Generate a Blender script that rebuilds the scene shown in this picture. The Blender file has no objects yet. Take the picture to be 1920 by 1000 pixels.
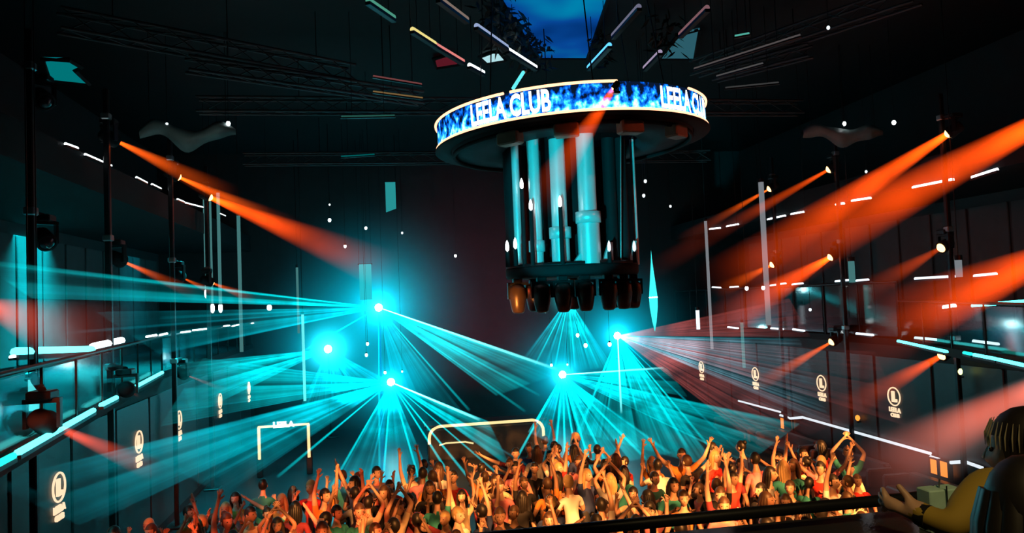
import bpy, bmesh, math, random
from mathutils import Vector, Matrix, Quaternion
from math import sin, cos, pi, radians, sqrt, atan2
R = random.Random(11)
scene = bpy.context.scene
COL = scene.collection
# ------------------------------------------------------------------ camera
F_PX, EYE = 1400.0, 5.8          # focal length in pixels of the 1920 frame, eye height
_y = Vector((-240 / F_PX, -70 / F_PX, 1)).normalized()
_u = Vector((-.04, 1, .0431)); _u = (_u - _u.dot(_y) * _y).normalized()
_x = _y.cross(_u)
if _x.x < 0: _x = -_x
RIGHT = Vector((_x.x, _y.x, _u.x)); UP = Vector((_x.y, _y.y, _u.y)); FWD = Vector((_x.z, _y.z, _u.z))
CAM = Vector((0, 0, EYE))
cd = bpy.data.cameras.new('camera'); cd.sensor_width = 36; cd.lens = 36 * F_PX / 1920; cd.clip_start = .05; cd.clip_end = 200
cam = bpy.data.objects.new('camera', cd); COL.objects.link(cam)
cam.matrix_world = Matrix(((RIGHT.x, UP.x, -FWD.x, CAM.x), (RIGHT.y, UP.y, -FWD.y, CAM.y), (RIGHT.z, UP.z, -FWD.z, CAM.z), (0, 0, 0, 1)))
scene.camera = cam
# survey helpers: where a sight line of the photograph meets a known plane of the hall
def ray(px, py): return RIGHT * ((px - 960) / F_PX) + UP * ((500 - py) / F_PX) + FWD
def onX(px, py, X): d = ray(px, py); return CAM + d * (X / d.x)
def onY(px, py, Y): d = ray(px, py); return CAM + d * (Y / d.y)
def onZ(px, py, Z): d = ray(px, py); return CAM + d * ((Z - EYE) / d.z)
# ------------------------------------------------------------------ world, exposure
w = bpy.data.worlds.new('night'); scene.world = w; w.use_nodes = True
w.node_tree.nodes['Background'].inputs[0].default_value = (.25, .5, 1, 1)
w.node_tree.nodes['Background'].inputs[1].default_value = .0015
vs = scene.view_settings
vs.view_transform = 'Standard'; vs.look = 'None'; vs.exposure = 0; vs.gamma = 1; vs.use_curve_mapping = False
cy = scene.cycles
cy.transparent_max_bounces = 48; cy.max_bounces = 5; cy.diffuse_bounces = 2; cy.glossy_bounces = 2
cy.transmission_bounces = 4; cy.volume_bounces = 0; cy.volume_step_rate = 1.0; cy.sample_clamp_indirect = 3; cy.use_adaptive_sampling = True; cy.adaptive_threshold = .06; cy.adaptive_min_samples = 12
# ------------------------------------------------------------------ large lights of the club, and unseen ones added to them
def aim(o, d): o.rotation_mode = 'QUATERNION'; o.rotation_quaternion = Vector(d).to_track_quat('-Z', 'Y')
def area(name, loc, tgt, col, e, sx, sy=None, spread=180):
    l = bpy.data.lights.new(name, 'AREA'); l.energy = e; l.color = col; l.shape = 'RECTANGLE'; l.size = sx; l.size_y = sy or sx; l.spread = radians(spread)
    o = bpy.data.objects.new(name, l); COL.objects.link(o); o.location = loc; aim(o, Vector(tgt) - Vector(loc)); return o
def spot(name, loc, tgt, col, e, ang, blend=.4, rad=.08):
    l = bpy.data.lights.new(name, 'SPOT'); l.energy = e; l.color = col; l.spot_size = radians(ang); l.spot_blend = blend; l.shadow_soft_size = rad
    o = bpy.data.objects.new(name, l); COL.objects.link(o); o.location = loc; aim(o, Vector(tgt) - Vector(loc)); return o
def point(name, loc, col, e, rad=.1):
    l = bpy.data.lights.new(name, 'POINT'); l.energy = e; l.color = col; l.shadow_soft_size = rad
    o = bpy.data.objects.new(name, l); COL.objects.link(o); o.location = loc; return o
AMBER = (1, .36, .085); CYAN = (0, .80, .88); REDL = (1, .12, .03)
# amber dance-floor wash from unseen spots placed above the near gallery
for _i, (_x0, _x1, _c, _e) in enumerate([(-2.5, -3.2, REDL, 2500), (1, .8, AMBER, 4200), (3.5, 4.2, AMBER, 5200), (6.5, 7.4, AMBER, 6000), (10, 10.2, AMBER, 5200)]):
    _o = spot('dance_wash_%d' % (_i + 1), (_x0, 1.5, 9.2), (_x1, 15.6, 1.2), _c, _e * 3.6, 27, .35)
    # noise added to the spot strength so the crowd is lit in patches
    _l = _o.data; _l.use_nodes = True; _n = _l.node_tree.nodes; _k = _l.node_tree.links
    _t = _n.new('ShaderNodeTexCoord'); _z = _n.new('ShaderNodeTexNoise'); _z.inputs['Scale'].default_value = 34; _z.inputs['Detail'].default_value = 2
    _m = _n.new('ShaderNodeMapRange'); _m.inputs[1].default_value = .45; _m.inputs[2].default_value = .66; _m.inputs[3].default_value = .06; _m.inputs[4].default_value = 2.3
    _k.new(_t.outputs['Normal'], _z.inputs['Vector']); _k.new(_z.outputs[0], _m.inputs[0]); _k.new(_m.outputs[0], _n['Emission'].inputs['Strength'])
spot('dance_side_red', (13.6, 12.5, 6.2), (5, 18, 1.2), REDL, 2500, 34, .5)
spot('dance_back', (4, 32, 9.5), (5, 20, 1), (.1, .8, .9), 600, 36, .6)
# cyan wash along the galleries
area('gallery_wash_left_1', (-8.0, 14.5, 7.9), (-8.4, 15.5, 4.2), CYAN, 800, 2.2, 7, 105)
area('gallery_wash_left_2', (-8.0, 23.5, 7.9), (-8.4, 23.5, 4.2), CYAN, 1700, 2.2, 7, 105)
area('gallery_wash_left_3', (-8.0, 32, 7.9), (-8.4, 32, 4.2), (.0, .55, .7), 150, 2.2, 5, 105)
area('gallery_wash_right_1', (16.4, 13, 7.9), (17, 13, 4.2), CYAN, 40, 2.2, 5, 105)
spot('right_wall_red', (-5.4, 18.4, 9.7), (14.5, 22.5, 2.2), (1, .10, .04), 3200, 44, .8)  # unseen spot added to redden the right wall
spot('left_wall_red', (14, 17, 9.7), (-6, 21, 2.2), (1, .08, .05), 500, 36, .8)
# pendant key and rim: unseen cyan and red spots added to light the chandelier
spot('pendant_key', (-1.5, 4.0, 4.4), (4.2, 16.2, 7.9), (0, .76, .86), 9500, 15, .25)
spot('pendant_rim', (10, 10, 12.5), (4.6, 16.8, 8), (1, .12, .05), 250, 26, .4)
# far wall washes
spot('far_wash_red', (4.5, 27, 1.4), (4.5, 36, 6.0), (1, .05, .14), 2200, 60, 1)
spot('far_wash_cyan', (-1.2, 31, 5.6), (-.8, 36, 7.2), CYAN, 120, 80, 1)
spot('ceiling_wash', (4.4, 17, 10.6), (4.4, 18, 13), (.1, .45, 1), 30, 150, 1)
area('low_fill_left', (-5.2, 14, 3.7), (-6, 20, 2.0), (0, .6, .6), 25, .4, 6)
spot('near_fill', (1.2, -.6, 8.6), (2.0, 2.2, 4.9), (1, .72, .3), 260, 34, .6)

# ------------------------------------------------------------------ materials
MATS = {}
def nodes_of(name):
    m = bpy.data.materials.new(name); m.use_nodes = True; nt = m.node_tree
    return m, nt, nt.nodes, nt.links
def pbr(name, col, rough=.6, metal=0, noise=0, scale=6, spec=.5, coat=0):
    if name in MATS: return MATS[name]
    m, nt, N, L = nodes_of(name); b = N['Principled BSDF']
    b.inputs['Base Color'].default_value = (*col, 1); b.inputs['Roughness'].default_value = rough; b.inputs['Metallic'].default_value = metal
    b.inputs['Specular IOR Level'].default_value = spec; b.inputs['Coat Weight'].default_value = coat
    if noise:
        t = N.new('ShaderNodeTexCoord'); n = N.new('ShaderNodeTexNoise'); n.inputs['Scale'].default_value = scale; n.inputs['Detail'].default_value = 5
        r = N.new('ShaderNodeMapRange'); r.inputs[3].default_value = 1 - noise; r.inputs[4].default_value = 1 + noise
        h = N.new('ShaderNodeMix'); h.data_type = 'RGBA'; h.blend_type = 'MULTIPLY'; h.inputs[0].default_value = 1
        h.inputs[6].default_value = (*col, 1)
        L.new(t.outputs['Object'], n.inputs['Vector']); L.new(n.outputs[0], r.inputs[0]); L.new(r.outputs[0], h.inputs[7]); L.new(h.outputs[2], b.inputs['Base Color'])
        bp = N.new('ShaderNodeBump'); bp.inputs['Strength'].default_value = .15; L.new(n.outputs[0], bp.inputs['Height']); L.new(bp.outputs[0], b.inputs['Normal'])
    MATS[name] = m; return m
def emi(name, col, s):
    if name in MATS: return MATS[name]
    m, nt, N, L = nodes_of(name); N.remove(N['Principled BSDF'])
    e = N.new('ShaderNodeEmission'); e.inputs[0].default_value = (*col, 1); e.inputs[1].default_value = s
    L.new(e.outputs[0], N['Material Output'].inputs['Surface']); MATS[name] = m; return m
def glassm(name, col, a):
    if name in MATS: return MATS[name]
    m, nt, N, L = nodes_of(name); N.remove(N['Principled BSDF'])
    t = N.new('ShaderNodeBsdfTransparent'); t.inputs[0].default_value = (*col, 1)
    g = N.new('ShaderNodeBsdfGlossy'); g.inputs[1].default_value = .08
    x = N.new('ShaderNodeMixShader'); x.inputs[0].default_value = a
    L.new(t.outputs[0], x.inputs[1]); L.new(g.outputs[0], x.inputs[2]); L.new(x.outputs[0], N['Material Output'].inputs['Surface']); MATS[name] = m; return m
def M_(N, L, op, a, b=None, c=None):
    n = N.new('ShaderNodeMath'); n.operation = op
    for i, v in enumerate((a, b, c)):
        if v is None: continue
        if isinstance(v, (int, float)): n.inputs[i].default_value = v
        else: L.new(v, n.inputs[i])
    return n.outputs[0]
def beam_mat(name, col, s, q, endfade=1.5, wisps=.6, step=1.0, power=2.0):
    """haze glowing inside a cone of light; mesh is a unit cone, radius q at z=0 and 1 at z=1"""
    m, nt, N, L = nodes_of(name); N.remove(N['Principled BSDF'])
    t = N.new('ShaderNodeTexCoord'); sp = N.new('ShaderNodeSeparateXYZ'); L.new(t.outputs['Object'], sp.inputs[0])
    z = sp.outputs[2]
    r = M_(N, L, 'MULTIPLY_ADD', z, 1 - q, q)
    rho = M_(N, L, 'ADD', M_(N, L, 'MULTIPLY', sp.outputs[0], sp.outputs[0]), M_(N, L, 'MULTIPLY', sp.outputs[1], sp.outputs[1]))
    r2 = M_(N, L, 'MULTIPLY', r, r)
    core = M_(N, L, 'MAXIMUM', M_(N, L, 'SUBTRACT', 1, M_(N, L, 'DIVIDE', rho, r2)), 0)
    e = M_(N, L, 'DIVIDE', core, M_(N, L, 'POWER', r, power))
    if endfade:
        e = M_(N, L, 'MULTIPLY', e, M_(N, L, 'POWER', M_(N, L, 'MAXIMUM', M_(N, L, 'SUBTRACT', 1, z), 0), endfade))
    if wisps:
        g = N.new('ShaderNodeNewGeometry'); n = N.new('ShaderNodeTexNoise'); n.inputs['Scale'].default_value = .55; n.inputs['Detail'].default_value = 3
        L.new(g.outputs['Position'], n.inputs['Vector'])
        mr = N.new('ShaderNodeMapRange'); mr.inputs[1].default_value = .3; mr.inputs[2].default_value = .7; mr.inputs[3].default_value = 1 - wisps; mr.inputs[4].default_value = 1 + wisps
        L.new(n.outputs[0], mr.inputs[0]); e = M_(N, L, 'MULTIPLY', e, mr.outputs[0])
    em = N.new('ShaderNodeEmission'); em.inputs[0].default_value = (*col, 1); L.new(M_(N, L, 'MULTIPLY', e, s), em.inputs[1])
    L.new(em.outputs[0], N['Material Output'].inputs['Volume'])
    m.cycles.volume_step_rate = step
    return m
def sheet_mat(name, col, s, freq, contrast, fade=1.2):
    """haze glowing in a laser fan: unit reach along +X, streaks run along the rays of the fan"""
    m, nt, N, L = nodes_of(name); N.remove(N['Principled BSDF'])
    t = N.new('ShaderNodeTexCoord'); sp = N.new('ShaderNodeSeparateXYZ'); L.new(t.outputs['Object'], sp.inputs[0])
    x = M_(N, L, 'MAXIMUM', sp.outputs[0], .02)
    a = M_(N, L, 'DIVIDE', sp.outputs[1], x)
    n = N.new('ShaderNodeTexNoise'); n.noise_dimensions = '1D'; n.inputs['Scale'].default_value = freq; n.inputs['Detail'].default_value = 4; n.inputs['Roughness'].default_value = .65
    L.new(a, n.inputs['W'])
    mr = N.new('ShaderNodeMapRange'); mr.inputs[1].default_value = .5 - .22 / contrast; mr.inputs[2].default_value = .5 + .28 / contrast; mr.inputs[3].default_value = .08; mr.inputs[4].default_value = 1.7
    L.new(n.outputs[0], mr.inputs[0])
    g = N.new('ShaderNodeNewGeometry'); n2 = N.new('ShaderNodeTexNoise'); n2.inputs['Scale'].default_value = .35; n2.inputs['Detail'].default_value = 3
    L.new(g.outputs['Position'], n2.inputs['Vector'])
    m2 = N.new('ShaderNodeMapRange'); m2.inputs[1].default_value = .35; m2.inputs[2].default_value = .65; m2.inputs[3].default_value = .35; m2.inputs[4].default_value = 1.4
    L.new(n2.outputs[0], m2.inputs[0])
    e = M_(N, L, 'DIVIDE', M_(N, L, 'MULTIPLY', mr.outputs[0], m2.outputs[0]), M_(N, L, 'ADD', x, .06))
    e = M_(N, L, 'MULTIPLY', e, M_(N, L, 'POWER', M_(N, L, 'MAXIMUM', M_(N, L, 'SUBTRACT', 1, sp.outputs[0]), 0), fade))
    em = N.new('ShaderNodeEmission'); em.inputs[0].default_value = (*col, 1); L.new(M_(N, L, 'MULTIPLY', e, s), em.inputs[1])
    L.new(em.outputs[0], N['Material Output'].inputs['Volume']); return m
def glow_mat(name, col, s, p=2.0):
    m, nt, N, L = nodes_of(name); N.remove(N['Principled BSDF'])
    t = N.new('ShaderNodeTexCoord'); v = N.new('ShaderNodeVectorMath'); v.operation = 'LENGTH'; L.new(t.outputs['Object'], v.inputs[0])
    d = v.outputs['Value']
    e = M_(N, L, 'DIVIDE', M_(N, L, 'POWER', M_(N, L, 'MAXIMUM', M_(N, L, 'SUBTRACT', 1, d), 0), p), M_(N, L, 'ADD', M_(N, L, 'MULTIPLY', d, d), .02))
    em = N.new('ShaderNodeEmission'); em.inputs[0].default_value = (*col, 1); L.new(M_(N, L, 'MULTIPLY', e, s), em.inputs[1])
    L.new(em.outputs[0], N['Material Output'].inputs['Volume']); return m
BLACK = pbr('black_paint', (.010, .010, .012), .75, 0, .3, 5, .2)
BLACKM = pbr('black_metal', (.02, .021, .024), .38, .6)
DARK = pbr('dark_plaster', (.018, .018, .022), .75, 0, .35, 2)
PANEL = pbr('panel_laminate', (.03, .03, .034), .45, 0, .25, 3)
STEEL = pbr('brushed_steel', (.35, .37, .38), .35, .9)
WHITEP = pbr('white_enamel', (.75, .76, .76), .4, 0, .1, 4)
LED_W = emi('led_white', (.86, .97, 1), 3)
LED_WD = emi('led_white_dim', (.75, .9, 1), 1.6)
LED_C = emi('led_cyan', (.08, .95, .95), 4)
LED_CD = emi('led_teal', (.02, .75, .62), 1.6)
GOLD = emi('led_gold', (1, .76, .34), 1.15)
SIGNM = emi('sign_warm', (1, .70, .44), 1.15)
LENS_O = emi('lens_amber', (1, .50, .17), 5)
LENS_C = emi('lens_cyan', (.7, 1, 1), 28)
BULB = emi('bulb_white', (.95, 1, 1), 9)
AMBERBOX = emi('lantern_amber', (1, .24, .035), 1.3)
GLASS = glassm('balustrade_glass', (.86, .95, .95), .07)

# ------------------------------------------------------------------ mesh builder
class MB:
    def __init__(s): s.v = []; s.f = []; s.sm = []
    def add(s, vs, fs, smooth=False):
        b = len(s.v); s.v += [tuple(p) for p in vs]; s.f += [tuple(b + i for i in f) for f in fs]; s.sm += [smooth] * len(fs); return s
    def box(s, a, b):
        (x0, y0, z0), (x1, y1, z1) = a, b
        return s.add([(x0, y0, z0), (x1, y0, z0), (x1, y1, z0), (x0, y1, z0), (x0, y0, z1), (x1, y0, z1), (x1, y1, z1), (x0, y1, z1)],
                     [(3, 2, 1, 0), (4, 5, 6, 7), (0, 1, 5, 4), (1, 2, 6, 5), (2, 3, 7, 6), (3, 0, 4, 7)])
    def cbox(s, c, d, bev=0):
        c = Vector(c); h = Vector(d) / 2
        if not bev: return s.box(c - h, c + h)
        k = bev; pts = []; fs = []
        prof = [(h.x - k, h.y), (h.x, h.y - k), (h.x, -h.y + k), (h.x - k, -h.y), (-h.x + k, -h.y), (-h.x, -h.y + k), (-h.x, h.y - k), (-h.x + k, h.y)]
        for z, q in ((-h.z, 1 - k / max(h.x, h.y)), (-h.z + k, 1), (h.z - k, 1), (h.z, 1 - k / max(h.x, h.y))):
            for x, y in prof: pts.append(c + Vector((x * q, y * q, z)))
        for r in range(3):
            for i in range(8): fs.append((r * 8 + (i + 1) % 8, r * 8 + i, r * 8 + 8 + i, r * 8 + 8 + (i + 1) % 8))
        fs += [tuple(range(8)), tuple(reversed(range(24, 32)))]
        return s.add(pts, fs)
    def cyl(s, p0, p1, r0, r1=None, n=10, smooth=True, cap=True):
        p0 = Vector(p0); p1 = Vector(p1); r1 = r0 if r1 is None else r1
        d = (p1 - p0).normalized(); u = d.orthogonal().normalized(); v = d.cross(u)
        pts = [p0 + (u * cos(2 * pi * i / n) + v * sin(2 * pi * i / n)) * r0 for i in range(n)] + [p1 + (u * cos(2 * pi * i / n) + v * sin(2 * pi * i / n)) * r1 for i in range(n)]
        s.add(pts, [(i, (i + 1) % n, n + (i + 1) % n, n + i) for i in range(n)], smooth)
        if cap: s.add(pts, [tuple(reversed(range(n))), tuple(range(n, 2 * n))])
        return s
    def lathe(s, prof, c=(0, 0, 0), n=24, smooth=True, a0=0, a1=2 * pi):
        full = abs(a1 - a0) > 6.28; m = n if full else n + 1; c = Vector(c); pts = []
        for i in range(m):
            a = a0 + (a1 - a0) * i / n
            for r, z in prof: pts.append(c + Vector((r * cos(a), r * sin(a), z)))
        k = len(prof); fs = []
        for i in range(n):
            j = (i + 1) % m
            for q in range(k - 1): fs.append((i * k + q, j * k + q, j * k + q + 1, i * k + q + 1))
        return s.add(pts, fs, smooth)
    def tube(s, pts, r, n=6, closed=False, smooth=True):
        pts = [Vector(p) for p in pts]; k = len(pts); vs = []; fs = []; pu = None
        for i, p in enumerate(pts):
            a = pts[(i - 1) % k] if (i or closed) else p; b = pts[(i + 1) % k] if (i < k - 1 or closed) else p
            d = (b - a).normalized(); u = d.orthogonal().normalized() if pu is None else (pu - d * pu.dot(d)).normalized(); pu = u; v = d.cross(u)
            rr = r[i] if isinstance(r, (list, tuple)) else r
            vs += [p + (u * cos(2 * pi * j / n) + v * sin(2 * pi * j / n)) * rr for j in range(n)]
        for i in range(k if closed else k - 1):
            q = (i + 1) % k
            fs += [(i * n + j, i * n + (j + 1) % n, q * n + (j + 1) % n, q * n + j) for j in range(n)]
        s.add(vs, fs, smooth)
        if not closed: s.add(vs, [tuple(reversed(range(n))), tuple(range((k - 1) * n, k * n))])
        return s
    def prism(s, poly, z0, z1):
        n = len(poly); vs = [(x, y, z0) for x, y in poly] + [(x, y, z1) for x, y in poly]
        return s.add(vs, [tuple(reversed(range(n))), tuple(range(n, 2 * n))] + [(i, (i + 1) % n, n + (i + 1) % n, n + i) for i in range(n)])
    def ball(s, c, r, n=10, m=7):
        rx, ry, rz = r if isinstance(r, (tuple, list)) else (r, r, r)
        c = Vector(c); vs = [c + Vector((0, 0, -rz))]; fs = []
        for j in range(1, m):
            t = pi * j / m - pi / 2
            vs += [c + Vector((rx * cos(t) * cos(2 * pi * i / n), ry * cos(t) * sin(2 * pi * i / n), rz * sin(t))) for i in range(n)]
        vs.append(c + Vector((0, 0, rz))); T = len(vs) - 1
        for i in range(n):
            k = (i + 1) % n; fs.append((0, 1 + k, 1 + i)); fs.append((T, T - n + i, T - n + k))
            for j in range(m - 2): fs.append((1 + j * n + i, 1 + j * n + k, 1 + (j + 1) * n + k, 1 + (j + 1) * n + i))
        return s.add(vs, fs, True)
    def mesh(s, name, mat=None):
        me = bpy.data.meshes.new(name); me.from_pydata(s.v, [], s.f); me.polygons.foreach_set('use_smooth', s.sm)
        if mat: me.materials.append(mat)
        me.update(); return me
    def build(s, name, mat, parent=None, world=False, **k):
        if world and parent is not None:
            o = wloc(parent); s.v = [(a - o.x, b - o.y, c - o.z) for a, b, c in s.v]
        return link(name, s.mesh(name, mat), parent, **k)
def wloc(o):
    v = Vector(o.location)
    while o.parent: o = o.parent; v += o.location
    return v
def link(name, data, parent=None, **k):
    o = bpy.data.objects.new(name, data); COL.objects.link(o); o.parent = parent
    for a, b in k.items(): o[a] = b
    return o
def thing(name, label, cat, loc=(0, 0, 0), rz=0, group=None):
    o = bpy.data.objects.new(name, None); COL.objects.link(o); o.empty_display_size = .2; o.location = loc; o.rotation_euler = (0, 0, rz)
    o['label'] = label; o['category'] = cat
    if group: o['group'] = group
    return o
def tag(o, label, cat, group=None):
    o['label'] = label; o['category'] = cat
    if group: o['group'] = group
    return o
def struct(o): o['kind'] = 'structure'; return o
def text_mesh(body, size=1.0, extrude=.02, bold=.0, sx=1.0):
    c = bpy.data.curves.new('lettering', 'FONT'); c.body = body; c.size = size; c.extrude = extrude; c.offset = bold; c.align_x = 'CENTER'; c.align_y = 'CENTER'; c.resolution_u = 3
    o = bpy.data.objects.new('lettering', c); COL.objects.link(o); dg = bpy.context.evaluated_depsgraph_get(); dg.update()
    me = bpy.data.meshes.new_from_object(o.evaluated_get(dg)); bpy.data.objects.remove(o); bpy.data.curves.remove(c)
    for v in me.vertices: v.co.x *= sx
    me.materials.clear(); return me

# ------------------------------------------------------------------ light beams in the haze
def cone_mesh(name, q, n, segs=1):
    b = MB(); b.cyl((0, 0, 0), (0, 0, 1), q, 1, n); return b
Q_SPOT, Q_LAS = .10, .5
RED_B = beam_mat('haze_red_beam', (1, .085, .004), .20, Q_SPOT)
RED_S = beam_mat('haze_red_narrow_beam', (1, .11, .006), .75, Q_SPOT, 1.4)
RED_W = beam_mat('haze_red_wide_beam', (1, .075, .003), .60, Q_SPOT, 1.3, .5)
RED_D = beam_mat('haze_dim_red_beam', (1, .10, .05), .24, Q_SPOT, 1.2, .5)
GREY_B = beam_mat('haze_white_beam', (.8, .55, .5), .16, Q_SPOT, 1.2, .5)
LAS = beam_mat('haze_laser', (.0, .85, .90), 4.5, Q_LAS, .35, 0, 1.0, 2.0)
LAS_D = beam_mat('haze_laser_dim', (.0, .75, .95), 2.0, Q_LAS, .5, 0, 1.0, 2.0)
LAS_H = beam_mat('haze_laser_bright', (.2, .97, 1), 16, Q_LAS, .5, 0, 1.0, 2.0)
_spotmesh = {}
def beam(parent, src, dst, r1, mat, q=Q_SPOT, n=20, name='light_beam'):
    key = (q, mat.name, n)
    if key not in _spotmesh: _spotmesh[key] = cone_mesh(name, q, n).mesh(name, mat)
    src = Vector(src); dst = Vector(dst); d = dst - src
    o = link(name, _spotmesh[key], parent); o.location = src - wloc(parent); o.rotation_mode = 'QUATERNION'; o.rotation_quaternion = d.to_track_quat('Z', 'Y'); o.scale = (r1, r1, d.length)
    o['kind'] = 'stuff'; o.visible_shadow = True
    return o
def laser(parent, src, dst, r1=.035, mat=None): return beam(parent, src, dst, r1, mat or LAS, Q_LAS, 8, 'laser_beam')
def sheet(parent, src, p1, p2, mat, thick=.04, n=10):
    src = Vector(src); p1 = Vector(p1); p2 = Vector(p2); d1 = p1 - src; d2 = p2 - src; L = max(d1.length, d2.length)
    x = (d1.normalized() + d2.normalized()).normalized(); nz = d1.cross(d2).normalized(); y = nz.cross(x)
    pts = [Vector((0, 0, 0))]
    for i in range(n + 1):
        d = d1.lerp(d2, i / n); pts.append(Vector((d.dot(x), d.dot(y), 0)) / L)
    k = len(pts); h = thick / 2 / L
    vs = [(p.x, p.y, -h) for p in pts] + [(p.x, p.y, h) for p in pts]
    fs = [(0, i + 1, i) for i in range(1, k - 1)] + [(k, k + i, k + i + 1) for i in range(1, k - 1)] + [(i, (i + 1) % k, k + (i + 1) % k, k + i) for i in range(k)]
    me = bpy.data.meshes.new('laser_fan'); me.from_pydata(vs, [], fs); me.materials.append(mat)
    o = link('laser_fan', me, parent); o.matrix_local = Matrix(((x.x, y.x, nz.x, 0), (x.y, y.y, nz.y, 0), (x.z, y.z, nz.z, 0), (0, 0, 0, 1))) @ Matrix.Scale(L, 4)
    o.location = src - wloc(parent); o['kind'] = 'stuff'
    return o
def glow(parent, c, r, mat):
    o = MB().ball((0, 0, 0), 1, 20, 12).build('lit_haze', mat, parent, kind='stuff'); o.location = Vector(c) - wloc(parent); o.scale = (r, r, r); return o

# ================================================================== THE HALL
XL, XR, YF, ZC = -6.0, 14.5, 36.0, 13.0
FLOORM = pbr('dance_floor', (.02, .021, .026), .32, 0, .3, 1.2)
struct(MB().box((-11, -2, -.2), (20, YF + .3, 0)).build('floor', FLOORM))
struct(MB().box((-11, -2, ZC), (20, YF + .3, ZC + .2)).build('ceiling', BLACK))
struct(MB().box((-11, YF, 0), (20, YF + .3, ZC)).build('wall_far', DARK))
SIDES = {
    'left': dict(s=-1, x=XL, back=-10.0, near=[(-3.9, 6.0), (-4.35, 9.4)], bend=(XL, 21.8)),
    'right': dict(s=1, x=XR, back=18.5, near=[(9.6, 6.0), (12.0, 12.4)], bend=(XR, 19.2)),
}
for side, S in SIDES.items():
    s, x = S['s'], S['x']
    w = struct(MB().box((min(x, x + s * .3), 5, 0), (max(x, x + s * .3), YF, 4.0)).build('wall_' + side, DARK))
    y = 6.0
    pm = MB().cbox((0, 0, 0), (.05, 2.3, 3.4), .02).mesh('panel', PANEL)
    while y < YF - 2:
        o = link('panel', pm, w); o.location = (x - s * .02, y + 1.2, 1.95); y += 2.4
    w2 = struct(MB().box((min(S['back'], S['back'] + s * .3), 2, 4.2), (max(S['back'], S['back'] + s * .3), YF, ZC)).build('wall_gallery_' + side, DARK))
    pm2 = MB().cbox((0, 0, 0), (.06, 1.5, 3.6), .02).mesh('panel', pbr('gallery_panel', (.06, .07, .075), .8, 0, .25, 2, .2))
    y = 8.0
    while y < YF - 1:
        o = link('panel', pm2, w2); o.location = (S['back'] - s * .03, y + .8, 6.3); y += 1.62
    poly = S['near'] + [S['bend'], (x, YF), (S['back'], YF), (S['back'], 6.0)]
    if s > 0: poly = poly[::-1]
    struct(MB().prism(poly, 4.0, 4.2).build('floor_gallery_' + side, BLACK))
    struct(MB().box((min(x, S['back']), 6, 8.45), (max(x, S['back']), YF, 9.15)).build('floor_upper_gallery_' + side, BLACK))
# near gallery that the picture is taken from
struct(MB().box((-6, -2, 3.55), (14, 2.75, 3.75)).build('floor_near_gallery', BLACK))

# ------------------------------------------------------------------ balustrades
def balustrade(label, p0, p1, z0, z1, nb):
    p0 = Vector((*p0, z0)); p1 = Vector((*p1, z0)); d = p1 - p0; t = thing('glass_balustrade', label, 'balustrade', p0, 0, 'gallery balustrades'); h = z1 - z0
    n = d.normalized(); side = Vector((-n.y, n.x, 0)) * .012
    for i in range(nb + 1):
        q = d * (i / nb); MB().cyl(q, q + Vector((0, 0, h)), .022, n=6).build('post', BLACKM, t)
    for i in range(nb):
        a = d * ((i + .06) / nb); b = d * ((i + .94) / nb)
        MB().add([a - side + Vector((0, 0, .06)), b - side + Vector((0, 0, .06)), b + side + Vector((0, 0, .06)), a + side + Vector((0, 0, .06)), a - side + Vector((0, 0, h - .06)), b - side + Vector((0, 0, h - .06)), b + side + Vector((0, 0, h - .06)), a + side + Vector((0, 0, h - .06))],
                 [(3, 2, 1, 0), (4, 5, 6, 7), (0, 1, 5, 4), (1, 2, 6, 5), (2, 3, 7, 6), (3, 0, 4, 7)]).build('glass_pane', GLASS, t)
    MB().cyl(Vector((0, 0, h)), d + Vector((0, 0, h)), .035, n=8).build('handrail', BLACKM, t)
    return t
balustrade('glass balustrade on the slanting near end of the left gallery', (-4.4, 9.4), (-6.02, 21.8), 4.2, 5.15, 7)
balustrade('glass balustrade on the straight far run of the left gallery', (-6.02, 21.8), (-6.02, 35.8), 4.2, 5.15, 8)
balustrade('glass balustrade on the slanting near end of the right gallery', (12.05, 12.4), (14.49, 19.2), 4.2, 5.3, 4)
balustrade('tall glass balustrade on the straight far run of the right gallery', (14.49, 19.2), (14.49, 35.8), 4.2, 5.85, 9)

# ------------------------------------------------------------------ LED battens along the gallery edges
def batten(label, a, b, r, mat, group):
    a = Vector(a); b = Vector(b); t = thing('led_batten', label, 'light', a, 0, group); d = b - a; n = d.normalized()
    MB().cyl((0, 0, 0), d, r, n=8).build('diffuser', mat, t)
    up = Vector((0, 0, r * 1.1)); wd = n.cross(Vector((0, 0, 1))).normalized() * r * .9
    MB().add([p + q for p in (Vector((0, 0, 0)) - n * .02, d + n * .02) for q in (-wd - up * 1.5, wd - up * 1.5, wd - up * .5, -wd - up * .5)],
             [(0, 1, 2, 3), (7, 6, 5, 4), (0, 4, 5, 1), (1, 5, 6, 2), (2, 6, 7, 3), (3, 7, 4, 0)]).build('housing', BLACKM, t)
    if group in ('ceiling battens', 'dim side battens'):
        for f in (.2, .8): MB().cyl(d * f, Vector((d.x * f, d.y * f, ZC - a.z)), .01, n=4).build('hanger', BLACKM, t)
    return t
ORD = ['first', 'second', 'third', 'fourth', 'fifth', 'sixth', 'seventh', 'eighth', 'ninth', 'tenth', 'eleventh', 'twelfth']
def row(where, X, segs, r, mat, group):
    for i, (x0, y0, x1, y1) in enumerate(segs):
        batten('%s LED batten from the camera on %s' % (ORD[i], where), onX(x0, y0, X), onX(x1, y1, X), r, mat, group)
row('the left upper gallery edge', XL + .04, [(123, 270, 145, 278), (160, 290, 208, 311), (256, 333, 275, 343), (285, 346, 301, 354), (333, 374, 345, 379), (348, 381, 380, 389), (410, 400, 422, 405)], .032, LED_W, 'upper left edge battens')
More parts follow.
